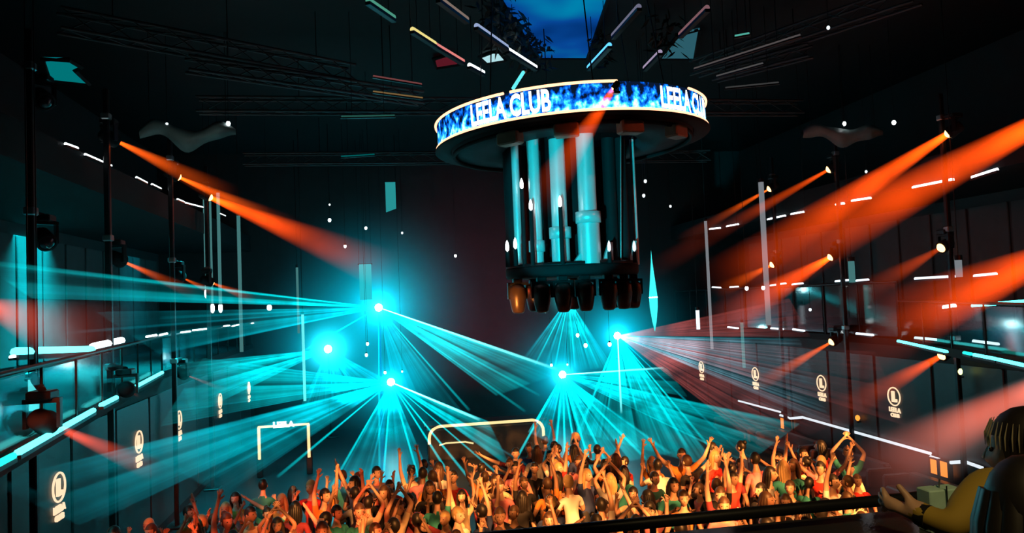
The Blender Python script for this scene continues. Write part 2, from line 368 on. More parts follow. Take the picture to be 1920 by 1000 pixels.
row('the left gallery handrail', XL + .04, [(275, 632, 293, 629), (300, 629, 313, 626), (340, 624, 356, 622), (362, 620, 390, 617), (420, 612, 430, 611), (436, 612, 450, 609), (472, 607, 477, 606)], .034, LED_W, 'left handrail battens')
row('the right upper gallery edge', XR - .05, [(1823, 333, 1870, 318), (1712, 352, 1787, 337), (1598, 377, 1632, 372), (1568, 384, 1582, 382), (1484, 402, 1507, 398), (1440, 412, 1472, 405), (1363, 425, 1384, 421), (1331, 430, 1350, 428)], .045, LED_W, 'upper right edge battens')
row('the right gallery handrail', XR - .05, [(1827, 518, 1868, 514), (1716, 523, 1790, 519), (1606, 527, 1628, 525), (1567, 528, 1592, 526), (1486, 534, 1505, 532), (1445, 536, 1473, 532), (1369, 539, 1384, 538), (1336, 539, 1351, 540)], .042, LED_WD, 'right handrail battens')
row('the right gallery floor edge', XR - .05, [(1825, 640, 1872, 646), (1716, 634, 1793, 641), (1606, 626, 1637, 629), (1487, 618, 1508, 621), (1446, 616, 1468, 618), (1365, 614, 1384, 616)], .042, LED_WD, 'right floor edge battens')
# cyan runs on the slanting near ends
def zrow(where, z, segs, r, mats, group):
    for i, (x0, y0, x1, y1) in enumerate(segs):
        batten('%s cyan LED batten from the camera on %s' % (ORD[i], where), onZ(x0, y0, z), onZ(x1, y1, z), r, mats[i % len(mats)], group)
zrow('the slanting left gallery floor edge', 4.24, [(-12, 875, 24, 856), (33, 850, 175, 770), (190, 760, 218, 746), (235, 736, 304, 699)], .045, [LED_CD, LED_C, LED_C, LED_C], 'left floor edge battens')
zrow('the slanting right gallery floor edge', 4.24, [(1872, 675, 1935, 689), (1827, 666, 1868, 674), (1808, 662, 1822, 665), (1684, 640, 1775, 660)], .04, [LED_C, LED_C, LED_CD, LED_C], 'right cyan floor edge battens')
for i, (x0, y0, x1, y1, r, m) in enumerate([(28, 661, 172, 656, .075, LED_C), (174, 651, 228, 639, .08, LED_W), (20, 670, 50, 666, .03, LED_W)]):
    batten(['long thick cyan light tube on the near left handrail', 'glaring white tube at the end of the near left handrail light', 'thin white tube under the cyan tube on the near left handrail'][i], onX(x0, y0, XL + .3), onX(x1, y1, XL + .3), r, m, 'near left handrail tubes')
for i, (x0, y0, x1, y1, r) in enumerate([(1872, 570, 1935, 565, .05), (1824, 574, 1868, 571, .05), (1770, 577, 1790, 574, .06)]):
    batten(['cyan', 'shorter cyan', 'small pale cyan'][i] + ' light tube on the near right handrail ' + ['at the picture edge', 'beside the mast', 'inside the red beam'][i], onX(x0, y0, XR - .4), onX(x1, y1, XR - .4), r, LED_C if i < 2 else LED_W, 'near right handrail tubes')

# ------------------------------------------------------------------ moving heads and masts
_lens = {}
def moving_head(label, loc, dst, beams=(), scale=1.0, hang=False, lens=LENS_O, group='moving heads', up=None):
    """base + yoke + head with lens; beams: (dst, end radius, material)"""
    loc = Vector(loc); t = thing('moving_head_light', label, 'stage light', loc, 0, group)
    k = scale; d = (Vector(dst) - loc).normalized(); z = 1 if hang else -1; az = atan2(d.y, d.x)
    b = MB().cbox((0, 0, z * .34 * k), (.3 * k, .3 * k, .12 * k), .02 * k).build('base', BLACKM, t)
    yk = MB()
    for sgn in (-1, 1): yk.cbox((0, sgn * .2 * k, z * .1 * k), (.09 * k, .045 * k, .38 * k))
    yk.cbox((0, 0, z * .265 * k), (.12 * k, .44 * k, .06 * k)); o = yk.build('yoke', BLACKM, t); o.rotation_euler.z = az
    rot = d.to_track_quat('Z', 'Y')
    h = MB().lathe([(0.001, -.2 * k), (.1 * k, -.2 * k), (.14 * k, -.14 * k), (.15 * k, .02 * k), (.165 * k, .1 * k), (.165 * k, .17 * k), (.13 * k, .175 * k)], n=16).build('head', BLACK, t)
    h.rotation_mode = 'QUATERNION'; h.rotation_quaternion = rot
    l = MB().lathe([(.12 * k, .17 * k), (.09 * k, .21 * k), (.05 * k, .24 * k), (.001, .25 * k)], n=16).build('lens', lens, h)
    for bd, r1, m in beams: beam(t, loc + (Vector(bd) - loc).normalized() * .18 * k, bd, r1, m)
    return t
def mast(label, x, y, ztop, arms):
    t = thing('lighting_mast', label, 'mast', (x, y, 0), 0, 'lighting masts')
    MB().cbox((0, 0, ztop / 2), (.12, .12, ztop), .02).build('pole', BLACKM, t); MB().cbox((0, 0, .03), (.5, .5, .06), .02).build('base_plate', BLACKM, t)
    for ax, ay, az in arms: MB().cyl((0, 0, az), (ax - x, ay - y, az), .075 if az < 5.2 else .035, .05 if az < 5.2 else .03, 8).build('bracket_arm', BLACK, t); MB().cbox((0, 0, az), (.18, .18, .14), .02).build('clamp', STEEL, t)
LEV = {'top': 'high', 'mid': 'middle', 'low': 'low'}
LOWX = {80: -4.45, 236: -5.1, 340: -5.7}   # low heads stand out in front of the slanting gallery edge
def heads(side, n_from, X, spec, mast_y, mast_x):
    arms = []
    for lev, (px, py), beams, lens in spec:
        p = onX(px, py, LOWX[px] if px in LOWX else X + (.3 if X < 0 else -.3)); dst = beams[0][0] if beams else p + Vector((1 if X < 0 else -1, -1, -1))
        moving_head('%s moving head on the %s mast from the camera along the %s gallery' % (LEV[lev], n_from, side), p, dst, beams, 1.0, True, lens, side + ' gallery moving heads')
        arms.append((p.x, p.y, p.z + .4))
    mast('black lighting mast, %s from the camera on the %s gallery edge' % (n_from, side), mast_x, mast_y, 10.6, arms)
LENS_OFF = pbr('lens_dark', (.03, .03, .04), .1, 0, 0)
B = lambda px, py, Y: onY(px, py, Y)
heads('left', 'first', XL, [('low', (80, 790), [(B(300, 885, 17), .30, RED_D)], LENS_O), ('mid', (82, 447), [], LENS_OFF), ('top', (78, 184), [], LENS_OFF)], 13.4, -5.68)
heads('left', 'second', XL, [('top', (205, 258), [(B(440, 372, 20), .38, RED_S)], LENS_O), ('mid', (218, 485), [(B(370, 552, 20), .22, RED_S)], LENS_O), ('low', (236, 730), [(B(262, 745, 18.5), .05, RED_D)], LENS_O)], 16.9, -5.68)
heads('left', 'third', XL, [('top', (323, 327), [(B(560, 432, 24), .42, RED_S)], LENS_O), ('mid', (333, 517), [(B(410, 553, 24), .16, RED_S)], LENS_O), ('low', (340, 700), [(B(430, 735, 24.5), .12, RED_D)], LENS_O)], 21.7, -5.68)
heads('left', 'fourth', XL, [('top', (385, 367), [(B(745, 515, 26), .85, RED_W)], LENS_O), ('mid', (388, 527), [(B(480, 563, 27), .25, RED_S)], LENS_O)], 25.9, -5.68)
heads('right', 'first', XR, [('top', (2100, 150), [(B(1370, 540, 19), 1.0, RED_W)], LENS_O), ('mid', (2090, 425), [(B(1600, 620, 15), .75, RED_W), (B(1560, 690, 16), .75, RED_W)], LENS_O), ('low', (2090, 655), [(B(1600, 905, 14), .75, RED_W), (B(1590, 930, 14.5), 1.1, GREY_B)], LENS_O)], 12.0, 14.18)
heads('right', 'second', XR, [('top', (1790, 243), [(B(1330, 545, 21), .9, RED_W)], LENS_O), ('mid', (1773, 460), [(B(1560, 585, 16.5), .5, RED_B)], LENS_O), ('low', (1775, 662), [(B(1500, 815, 17), .6, RED_B)], LENS_O)], 16.75, 14.18)
heads('right', 'third', XR, [('top', (1563, 313), [(B(1190, 525, 24), .5, RED_B)], LENS_O), ('mid', (1565, 478), [(B(1330, 618, 22), .8, RED_W)], LENS_O), ('low', (1567, 637), [(B(1400, 735, 22), .35, RED_S)], LENS_O)], 21.3, 14.18)
heads('right', 'fourth', XR, [('top', (1450, 350), [(B(1270, 455, 26), .32, RED_S)], LENS_O), ('mid', (1455, 493), [(B(1340, 552, 25.5), .42, RED_S)], LENS_O)], 25.2, 14.18)
moving_head('moving head at the picture edge sending dull red light over the near left gallery', onX(-60, 560, XL), B(230, 660, 14), [(B(230, 660, 13), .9, RED_D)], 1.0, True, LENS_O, 'left gallery moving heads')

# ------------------------------------------------------------------ warm letter signs along both galleries
_ml = text_mesh('LEELA', .235, .02, .006); _mc = text_mesh('CLUB', .19, .02, .005)
for m in (_ml, _mc): m.materials.append(SIGNM)
def sign(label, p, s):
    t = thing('letter_sign', label, 'sign', p, 0, 'letter signs on the gallery walls'); t.scale = (.78, .78, .78); ry = pi / 2 if s > 0 else pi / 2
    rot = Matrix.Rotation(s * -pi / 2 if s > 0 else pi / 2, 4, 'Z') @ Matrix.Rotation(pi / 2, 4, 'X')
    def put(o, dz=0): o.matrix_local = Matrix.Translation((0, 0, dz)) @ rot; return o
    put(MB().tube([(.33 * cos(a * pi / 16), .33 * sin(a * pi / 16), 0) for a in range(32)], .026, 6, True).build('ring', SIGNM, t))
    L = MB(); L.add([(x, y, z) for z in (-.03, .03) for x, y in ((-.11, -.2), (.15, -.2), (.15, -.09), (.02, -.09), (.02, .2), (-.11, .2))], [(5, 4, 3, 2, 1, 0), (6, 7, 8, 9, 10, 11)] + [(i, (i + 1) % 6, 6 + (i + 1) % 6, 6 + i) for i in range(6)])
    put(L.build('letter', SIGNM, t))
    put(link('lettering', _ml, t), -.50); put(link('lettering', _mc, t), -.70)
for i, (px, py) in enumerate([(111, 914), (261, 829), (336, 788), (413, 752), (467, 728)]):
    sign('glowing ring and letter sign, %s from the camera on the left wall' % ORD[i], onX(px, py, XL + .07), -1)
for i, (px, py) in enumerate([(1676, 744), (1540, 719), (1416, 702), (1315, 689)]):
    sign('glowing ring and letter sign, %s from the camera on the right wall' % ORD[i], onX(px, py, XR - .07), 1)

# ------------------------------------------------------------------ booths under the right gallery
struct(MB().box((12.2, 13, 0), (14.45, 31, .1)).build('floor_booth_terrace', BLACK))
def poly_light(label, pts, r):
    P = [onX(x, y, XR - .18) for x, y in pts]; t = thing('led_strip_light', label, 'light', P[0], 0, 'booth strip lights')
    MB().tube(P, r, 6).build('diffuser', emi('led_soft_white', (.72, .80, .86), 1.1), t, True)
    MB().tube([p + Vector((.06, 0, -.03)) for p in P], r * .9, 6).build('profile', BLACKM, t, True)
poly_light('straight soft white strip light above the far booth', [(1385, 752), (1463, 773)], .04)
poly_light('long soft white strip light with a kink above the middle booth', [(1463, 779), (1482, 785), (1505, 783), (1745, 851)], .045)
poly_light('short kinked soft white strip light above the near booth', [(1745, 857), (1780, 868), (1808, 866), (1842, 878)], .045)
def lantern(label, p, wy, h):
    t = thing('amber_lantern', label, 'lantern', p, 0, 'amber booth lanterns')
    MB().cbox((0, 0, -h / 2), (.1, wy, h), .01).build('glowing_panel', AMBERBOX, t)
    f = MB(); 
    for z in (0, -h): f.cbox((0, 0, z), (.14, wy + .06, .04))
    for yy in (-wy / 2 - .02, wy / 2 + .02): f.cbox((0, yy, -h / 2), (.14, .03, h))
    f.build('frame', BLACKM, t)
lantern('amber lantern under the kink of the far strip light', onX(1472, 784, XR - .2), .5, .42)
lantern('near amber lantern, first of the pair by the kinked strip', onX(1753, 860, XR - .2), .26, .42)
lantern('near amber lantern, second of the pair by the kinked strip', onX(1772, 864, XR - .2), .28, .44)
def sofa(label, y, ln):
    t = thing('banquette_sofa', label, 'sofa', (13.6, y, .1), 0, 'booth sofas'); lm = pbr('dark_leather', (.05, .018, .018), .4, 0, .2, 8)
    MB().cbox((-.2, 0, .22), (.7, ln, .2), .05).build('seat', lm, t); MB().cbox((.25, 0, .4), (.22, ln, .42), .05).build('backrest', lm, t)
    for q in (-1, 1): MB().cbox((-.1, q * (ln / 2 + .1), .3), (.8, .2, .5), .05).build('armrest', lm, t)
    MB().cbox((0, 0, .06), (.8, ln, .12)).build('plinth', BLACK, t)
for i, y in enumerate((17, 20.5, 24, 27.5)): sofa('dark leather banquette sofa, %s from the camera along the right wall' % ORD[i], y, 2.6)
def wall_lamp(label, p, r, mat, X):
    t = thing('wall_lamp', label, 'lamp', p, 0, 'small wall lamps')
    MB().ball((0, 0, 0), (r, r, r * 1.3), 10, 7).build('bulb', mat, t); MB().cyl((0, 0, -r * 1.3), (0, 0, -r * 2), r * .6, n=8).build('socket', BLACKM, t)
    MB().cyl((0, 0, -r * 1.8), ((.12 if X > 0 else -.12), 0, -r * 1.8), r * .25, n=6).build('stem', BLACKM, t)
AMB2 = emi('bulb_amber', (1, .30, .04), 1.6)
wall_lamp('small amber wall lamp between two letter signs above the long strip', onX(1608, 784, XR - .15), .07, AMB2, 1)
wall_lamp('tiny amber wall lamp above the far lantern', onX(1470, 747, XR - .15), .05, AMB2, 1)
wall_lamp('pale yellow lamp hanging by the near right mast', onX(1798, 697, XR - .3), .08, emi('bulb_yellow', (.85, 1, .3), 3), 1)

# ------------------------------------------------------------------ gold-lit portal and bar at the far end of the dance floor
P0 = onY(485, 800, 27); P1 = onY(578, 797, 27); PB = onY(487, 862, 27).z
t = thing('lit_portal', 'square gold-lit portal frame with white lettering by the left wall', 'portal', (P0.x, 27, 0))
wd = P1.x - P0.x; zt = (P0.z + P1.z) / 2; c0 = zt - .0
for q, x in enumerate((0, wd)):
    MB().cbox((x, .12, c0 / 2), (.2, .2, c0), .02).build('pillar', BLACKM, t); MB().cyl((x, 0, PB - .05 * q), (x, 0, c0), .05, n=8).build('light_tube', GOLD, t)
MB().cbox((wd / 2, .12, c0 + .05), (wd + .3, .2, .2), .02).build('lintel', BLACKM, t); MB().cyl((-.03, 0, c0), (wd + .03, 0, c0), .04, n=8).build('light_tube', GOLD, t)
tm = text_mesh('LEELA', .26, .02, .012, 1.0); tm.materials.append(LED_W); o = link('lettering', tm, t); o.location = (wd / 2, -.06, c0 + .04); o.rotation_euler = (pi / 2, 0, 0)
YB = 27.5; A0 = onY(805, 832, YB); A1 = onY(825, 797, YB); A2 = onY(1000, 790, YB); A3 = onY(1019, 822, YB)
t = thing('bar_counter', 'long bar counter outlined by a rounded gold light', 'bar', ((A0.x + A3.x) / 2, YB, 0))
hw = (A3.x - A0.x) / 2; zt = (A1.z + A2.z) / 2; zb = zt - .62; rr = .42
pts = [(-hw, -.05, zb)] + [(-hw + rr - rr * cos(a * pi / 12), -.05, zt - rr + rr * sin(a * pi / 12)) for a in range(7)] + [(hw - rr + rr * sin(a * pi / 12), -.05, zt - rr + rr * cos(a * pi / 12)) for a in range(7)] + [(hw, -.05, zb)]
MB().tube(pts, .055, 8).build('light_tube', GOLD, t)
MB().cbox((0, .5, zt / 2 - .05), (2 * hw + .1, 1.0, zt - .1), .06).build('counter_front', PANEL, t); MB().cbox((0, .5, zt), (2 * hw + .3, 1.15, .08), .02).build('counter_top', BLACKM, t)
MB().tube([(-hw + .35, -.06, zb - .06), (-hw + .6, -.06, zb), (-hw + 1.3, -.06, zb), (-hw + 1.6, -.06, zb - .08)], .03, 6).build('light_tube', GOLD, t)

# ------------------------------------------------------------------ LED ring with lettering
RC = Vector((4.47, 17.0, 9.42)); RR, RH = 3.12, .55
ring = thing('led_ring_screen', 'round LED ring screen showing white lettering over the dance floor', 'screen', RC); ring.rotation_euler = (0, -.035, 0)
def ring_mat():
    m, nt, N, L = nodes_of('ring_screen'); N.remove(N['Principled BSDF'])
    t = N.new('ShaderNodeTexCoord'); sp = N.new('ShaderNodeSeparateXYZ'); L.new(t.outputs['Object'], sp.inputs[0])
    a = M_(N, L, 'ARCTAN2', sp.outputs[1], sp.outputs[0]); cb = N.new('ShaderNodeCombineXYZ')
    L.new(M_(N, L, 'MULTIPLY', a, 22), cb.inputs[0]); L.new(M_(N, L, 'MULTIPLY', sp.outputs[2], 5), cb.inputs[1])
    n = N.new('ShaderNodeTexNoise'); n.inputs['Scale'].default_value = 1; n.inputs['Detail'].default_value = 3; L.new(cb.outputs[0], n.inputs['Vector'])
    z = M_(N, L, 'MULTIPLY', M_(N, L, 'SUBTRACT', .32, sp.outputs[2]), .42)
    r = N.new('ShaderNodeValToRGB'); e = r.color_ramp.elements
    e[0].position = .40; e[0].color = (.002, .006, .02, 1); e[1].position = .78; e[1].color = (.85, 1, 1, 1)
    for p, c in ((.47, (.0, .06, .45, 1)), (.55, (.01, .22, .9, 1)), (.62, (.05, .75, .95, 1))): q = e.new(p); q.color = c
    L.new(M_(N, L, 'ADD', n.outputs[0], z), r.inputs[0])
    em = N.new('ShaderNodeEmission'); em.inputs[1].default_value = 1.5; L.new(r.outputs[0], em.inputs[0]); L.new(em.outputs[0], N['Material Output'].inputs['Surface']); return m
MB().lathe([(RR, 0), (RR, RH)], n=128).build('screen_band', ring_mat(), ring)
MB().lathe([(RR - .02, RH), (RR - .25, RH), (RR - .25, 0), (RR - .02, 0)], n=96).build('screen_frame', BLACK, ring)
EDGE = emi('ring_edge', (1, .42, .22), 3.0)
def arc(z, a0, a1, n=60): return [((RR + .03) * cos(a0 + (a1 - a0) * i / n), (RR + .03) * sin(a0 + (a1 - a0) * i / n), z) for i in range(n + 1)]
def ring_ang(px):   # where the sight line of a column of pixels meets the near face of the ring
    d = ray(px, 200); d2 = Vector((d.x, d.y)); c = Vector((RC.x, RC.y)); aa = d2.dot(d2); bb = -2 * d2.dot(c); cc = c.dot(c) - RR * RR
    D = max(bb * bb - 4 * aa * cc, 0); k = (-bb - sqrt(D)) / (2 * aa); return atan2(d2.y * k - c.y, d2.x * k - c.x) % (2 * pi)
g0, g1 = ring_ang(948), ring_ang(960); h0, h1 = ring_ang(1160), ring_ang(1292)
MB().tube(arc(0, 0, 2 * pi, 120)[:-1], .032, 6, True).build('edge_light', EDGE, ring)
MB().tube(arc(RH, h1 - 2 * pi * 0, g0 + 2 * pi, 110) if h1 < g0 else arc(RH, h1, g0 + 2 * pi, 110), .028, 6).build('edge_light', EDGE, ring)
MB().tube(arc(RH, g1, h0), .028, 6).build('edge_light', EDGE, ring)
TW = emi('ring_lettering', (.92, 1, 1), 3.0)
def ring_text(x0, x1):
    a0, a1 = ring_ang(x0), ring_ang(x1); me = text_mesh('LEELA CLUB', 1, .0, .03); xs = [v.co.x for v in me.vertices]; ys = [v.co.y for v in me.vertices]
    bm = bmesh.new(); bm.from_mesh(me); bmesh.ops.triangulate(bm, faces=bm.faces); bmesh.ops.subdivide_edges(bm, edges=[e for e in bm.edges if e.calc_length() > .15], cuts=2); bm.to_mesh(me); bm.free()
    for v in me.vertices:
        u = (v.co.x - min(xs)) / (max(xs) - min(xs)); q = (v.co.y - min(ys)) / (max(ys) - min(ys)); a = a0 + (a1 - a0) * u; rr = RR + .015 + v.co.z
        v.co = (rr * cos(a), rr * sin(a), .045 + q * (RH - .09))
    me.materials.append(TW); link('lettering', me, ring)
ring_text(884, 1034); ring_text(1240, 1321)
# underside: dark tray, truss ring, hanger rods and lamp boxes
MB().lathe([(RR - .28, -.06), (RR + .075, -.06), (RR + .075, -.035), (RR - .28, -.035), (RR - .28, -.06)], n=96).build('rim_lip', BLACK, ring)
MB().lathe([(RR - .3, .02), (RR - .3, -.12), (1.6, -.12), (1.6, .02)], n=64).build('underside_tray', pbr('ring_tray', (.02, .022, .03), .7, 0, 0, 1, .2), ring)
MB().tube([((RR - .35) * cos(i * pi / 40), (RR - .35) * sin(i * pi / 40), -.16) for i in range(80)], .05, 6, True).build('rim_tube', BLACK, ring)
for k in range(6):
    a = k * pi / 3 + .5; MB().cyl((2.4 * cos(a), 2.4 * sin(a), 0), (2.0 * cos(a), 2.0 * sin(a), 3.5), .014, n=6).build('hanger_rod', BLACKM, ring)
for px, m in ((935, 'ring_box_pink'), (1058, 'ring_box_grey'), (1197, 'ring_box_tan'), (1295, 'ring_box_orange')):
    a = ring_ang(px); q = MB().cbox((0, 0, 0), (.3, .5, .26), .03).build('lamp_box', pbr('ring_lamp_box', (.30, .22, .16), .5, 0, .2, 9), ring); q.location = (2.75 * cos(a), 2.75 * sin(a), -.28); q.rotation_euler.z = a
p = onY(1155, 160, RC.y - RR - .25)
moving_head('moving head on top of the LED ring sending a red beam down past the lettering', p, onY(1045, 330, 14.5), [(onY(1000, 395, 14.6), .5, RED_W)], .42, False, LENS_O, 'ring moving heads')

# ------------------------------------------------------------------ pipe chandelier hanging inside the ring
PC = Vector((4.36, 17.0, 6.25)); PR = 1.52
ch = thing('pipe_chandelier', 'tall hanging chandelier of pale vertical pipes over a dark round platform', 'chandelier', PC)
PIPE = pbr('pipe_enamel', (.62, .66, .68), .35, .25, .12, 3)
MB().lathe([(.001, .0), (PR, .0), (PR + .03, .06), (PR + .03, .2), (PR, .24), (.001, .24)], n=48).build('platform', BLACK, ch)
MB().lathe([(PR + .02, .24), (PR + .02, .3), (PR - .06, .3), (PR - .06, .24)], n=48).build('platform_rim', BLACKM, ch)
MB().lathe([(.001, .24), (.62, .24), (.62, 3.4), (.001, 3.4)], n=24).build('core', BLACK, ch)
def pipe(px, w, y0, y1, Y, collar=None, low=None):
    a = onY(px, y1, Y); b = onY(px, y0, Y); r = w / 2 * Y / F_PX; z1 = b.z; z0 = PC.z + .24
    q = MB().cyl((a.x, Y, z0), (a.x, Y, z1), r, n=18).build('pipe', PIPE, ch, True)
    if collar:
        zc = onY(px, collar, Y).z; MB().lathe([(r, -.13), (r * 1.38, -.12), (r * 1.38, .12), (r, .13)], (a.x, Y, zc), 18).build('collar', PIPE, q, True)
        if low: MB().cyl((a.x, Y, z0), (a.x, Y, zc - .13), r * low, n=18).build('pipe_sleeve', PIPE, q, True)
    MB().lathe([(r, 0), (r * 1.15, .02), (r * 1.15, .06), (r * .9, .08), (.001, .08)], (a.x, Y, z1), 18).build('pipe_cap', BLACKM, q, True)
pipe(973, 15, 268, 480, 16.7); pipe(1010, 23, 256, 540, 16.1, 462, 1.1); pipe(1053, 31, 262, 500, 15.85, 437, 1.15); pipe(1107, 36, 250, 505, 15.65, 408, 1.22); pipe(1195, 9, 262, 500, 16.9)
for k in range(9):
    a = radians(-5 + k * 22); x, y = 1.3 * cos(a), 1.3 * sin(a); MB().cyl((x, y, .24), (x, y, 3.2), .12 + .05 * (k % 3), n=14).build('black_pipe', BLACK, ch)  # rear pipes painted black, since the light misses them
for px, w in ((1150, 26), (1172, 22)):
    a = onY(px, 500, 16.2); MB().cyl((a.x, 16.2, PC.z + .24), (a.x, 16.2, PC.z + 3.1), w / 2 * 16.2 / F_PX, n=14).build('black_pipe', BLACK, ch, True)
for px, y0, y1, Y in ((1143, 458, 505, 15.75), (1190, 455, 505, 16.3), (1088, 478, 505, 15.55)):
    a = onY(px, y1, Y); h = onY(px, y0, Y).z - PC.z - .2; x = a.x; z = PC.z + .24
    MB().add([(x - .16, Y, z), (x + .1, Y, z), (x + .1, Y + .12, z), (x - .16, Y + .12, z), (x + .02, Y, z + h), (x + .1, Y, z + h), (x + .1, Y + .12, z + h), (x + .02, Y + .12, z + h)], [(3, 2, 1, 0), (4, 5, 6, 7), (0, 1, 5, 4), (1, 2, 6, 5), (2, 3, 7, 6), (3, 0, 4, 7)]).build('fin_bracket', PIPE, ch, True)
for px, py, Y in ((978, 345, 16.2), (995, 385, 15.7), (1050, 378, 15.45), (951, 462, 15.9), (966, 457, 15.7), (1142, 462, 15.5), (1189, 462, 15.9)):
    a = onY(px, py, Y); q = MB().cyl((a.x, Y, PC.z + .24), (a.x, Y, a.z - .12), .05, .045, n=8).build('candle_stem', BLACK, ch, True)
    o = MB().lathe([(.001, -.12), (.036, -.08), (.04, 0), (.025, .08), (.001, .13)], (a.x, Y, a.z), 10).build('candle_bulb', BULB if px < 1100 else LED_WD, q, True)
for k in range(4):
    a = k * pi / 2 + .7; MB().cyl((1.35 * cos(a), 1.35 * sin(a), .24), (1.5 * cos(a), 1.5 * sin(a), 3.2), .02, n=6).build('hanger_cable', STEEL, ch)
# moving heads hung below the platform
HB = pbr('hung_head_body', (.05, .035, .035), .35, .2)
def hung_head(label, px, Y, lit):
    a = onY(px, 530, Y); t = thing('hanging_spotlight', label, 'stage light', (a.x, Y, PC.z), 0, 'spotlights under the chandelier platform')
    MB().cbox((0, 0, -.06), (.2, .2, .12), .02).build('base', BLACKM, t)
    y = MB()
    for sgn in (-1, 1): y.cbox((sgn * .2, 0, -.28), (.05, .1, .36))
    y.cbox((0, 0, -.13), (.44, .12, .06)); y.build('yoke', BLACKM, t)
    hd = MB().lathe([(.001, -.14), (.12, -.15), (.19, -.24), (.2, -.42), (.17, -.6), (.14, -.74), (.1, -.78), (.09, -.76)], n=18).build('head', HB, t)
    MB().lathe([(.1, -.77), (.06, -.785), (.001, -.79)], n=14).build('lens', LENS_O if lit else LENS_OFF, hd)
for i, (px, Y) in enumerate(((970, 16.3), (1015, 15.9), (1055, 15.6), (1097, 15.55), (1140, 15.7), (1168, 16.1), (1186, 16.5), (1000, 17.9), (1075, 18.3), (1150, 18.0))):
    hung_head(['orange-lit spotlight at the left rim under the chandelier platform', 'spotlight second from the left under the chandelier platform', 'spotlight third from the left hanging lowest under the platform', 'middle spotlight hanging under the front of the platform', 'spotlight right of the middle under the platform front', 'spotlight second from the right rim under the platform', 'spotlight at the right rim under the chandelier platform', 'spotlight at the back left under the chandelier platform', 'spotlight at the back middle under the chandelier platform', 'spotlight at the back right under the chandelier platform'][i], px, Y, False)
a = onY(958, 640, 14.9); spot('rim_orange', (1.6, 14.0, 4.9), (2.95, 16.3, 5.8), (1, .3, .05), 1100, 16, .3)

# ================================================================== laser projectors at the far end
SH_S = sheet_mat('laser_fan_soft', (.0, .66, .80), 2.4, 70, 1.2, .4)
SH_B = sheet_mat('laser_fan_bright', (.0, .82, .90), 3.8, 60, 1.4, .4)
SH_F = sheet_mat('laser_fan_fine', (.20, .46, .58), 3.0, 150, 1.8, .6)
SH_R = sheet_mat('laser_fan_rose', (.60, .11, .10), 2.0, 150, 1.6, .5)
GL_C = glow_mat('haze_cyan_glow', (.03, .85, .95), .30, 3)
GL_B = glow_mat('haze_blue_glow', (0, .36, .50), .055, 2)
def projector(label, p, aimp):
    p = Vector(p); t = thing('laser_projector', label, 'laser', (p.x, p.y, 0), 0, 'laser projectors')
    MB().cyl((0, .25, 0), (0, .25, p.z + .1), .05, n=8).build('stand', BLACKM, t); MB().lathe([(.001, .05), (.35, .04), (.36, 0), (.001, 0)], (0, .25, 0), 16).build('stand_base', BLACKM, t)
    MB().cbox((0, .22, p.z), (.42, .36, .26), .03).build('housing', BLACK, t)
    a = MB().lathe([(.001, .05), (.12, .04), (.17, 0), (.17, -.02), (.001, -.02)], n=14).build('aperture', LENS_C, t); a.location = (0, .03, p.z); a.rotation_euler = (pi / 2, 0, 0)
    return t
def fan(label, src, beams, sheets, glows):
    src = Vector(src); t = projector(label, src, None)
    for px, py, Y, r, m in beams: laser(t, src, onY(px, py, Y), r, m)
    for a, b, m, th in sheets: sheet(t, src, onY(*a), onY(*b), m, th)
    for r, m in glows: glow(t, src, r, m)
    point('laser_source', src + Vector((0, -.3, 0)), CYAN, 5, .1)
    return t
LA, LF = onY(710, 577, 34), onY(1066, 560, 34); LB, LE = onY(615, 655, 34), onY(1158, 630, 34); LC, LD = onY(733, 717, 34), onY(1055, 703, 34)
fan('highest laser projector, its fan crossing the whole left half of the hall', LA,
    [(1045, 693, 20, .06, LAS_H), (1012, 742, 20, .05, LAS), (985, 772, 20, .05, LAS), (880, 770, 21, .05, LAS), (712, 990, 20, .05, LAS), (722, 1000, 19, .14, beam_mat('haze_laser_shaft', (0, .25, .8), .9, Q_LAS, .5, 0)), (566, 660, 24, .05, LAS), (300, 596, 18, .05, LAS_D), (330, 655, 18, .05, LAS_D), (-30, 492, 11, .05, LAS), (20, 545, 12, .04, LAS_D), (120, 625, 14, .04, LAS_D)],
    [((-40, 492, 11), (60, 560, 12), SH_B, .05), ((180, 585, 15), (300, 665, 17), SH_S, .05), ((1060, 697, 20), (930, 742, 20), SH_B, .05), ((870, 775, 21), (760, 850, 21), SH_S, .04)],
    [(1.5, GL_C), (5.5, GL_B)])
fan('small laser projector low on the left with a wide round glare', LB,
    [(430, 688, 22, .05, LAS), (500, 668, 26, .04, LAS_D), (690, 760, 24, .04, LAS_D)],
    [((330, 682, 20), (360, 780, 20), SH_B, .05), ((560, 770, 22), (760, 730, 24), SH_S, .04)], [(1.9, GL_C), (4.5, GL_B)])
fan('laser projector on a low stand left of the bar, beams spraying onto the crowd', LC,
    [(400, 676, 20, .05, LAS_D), (900, 788, 22, .06, LAS_H), (180, 975, 15, .05, LAS_D), (380, 902, 18, .05, LAS_D), (520, 895, 18, .05, LAS), (620, 915, 18, .05, LAS), (690, 905, 18, .04, LAS_D), (716, 935, 17, .05, LAS), (795, 930, 17, .05, LAS), (856, 912, 18, .05, LAS), (910, 935, 17, .05, LAS), (975, 925, 17, .04, LAS), (1000, 880, 18, .04, LAS_D), (945, 860, 19, .04, LAS_D), (250, 850, 17, .04, LAS_D), (330, 770, 18, .04, LAS_D)],
    [((380, 672, 20), (300, 800, 18), SH_B, .05), ((250, 840, 16), (420, 930, 16), SH_S, .05), ((915, 790, 21), (960, 880, 19), SH_B, .05), ((620, 925, 17), (820, 925, 17), SH_S, .05), ((-20, 905, 13), (150, 985, 13), SH_S, .05)], [(1.1, GL_C), (4.0, GL_B)])
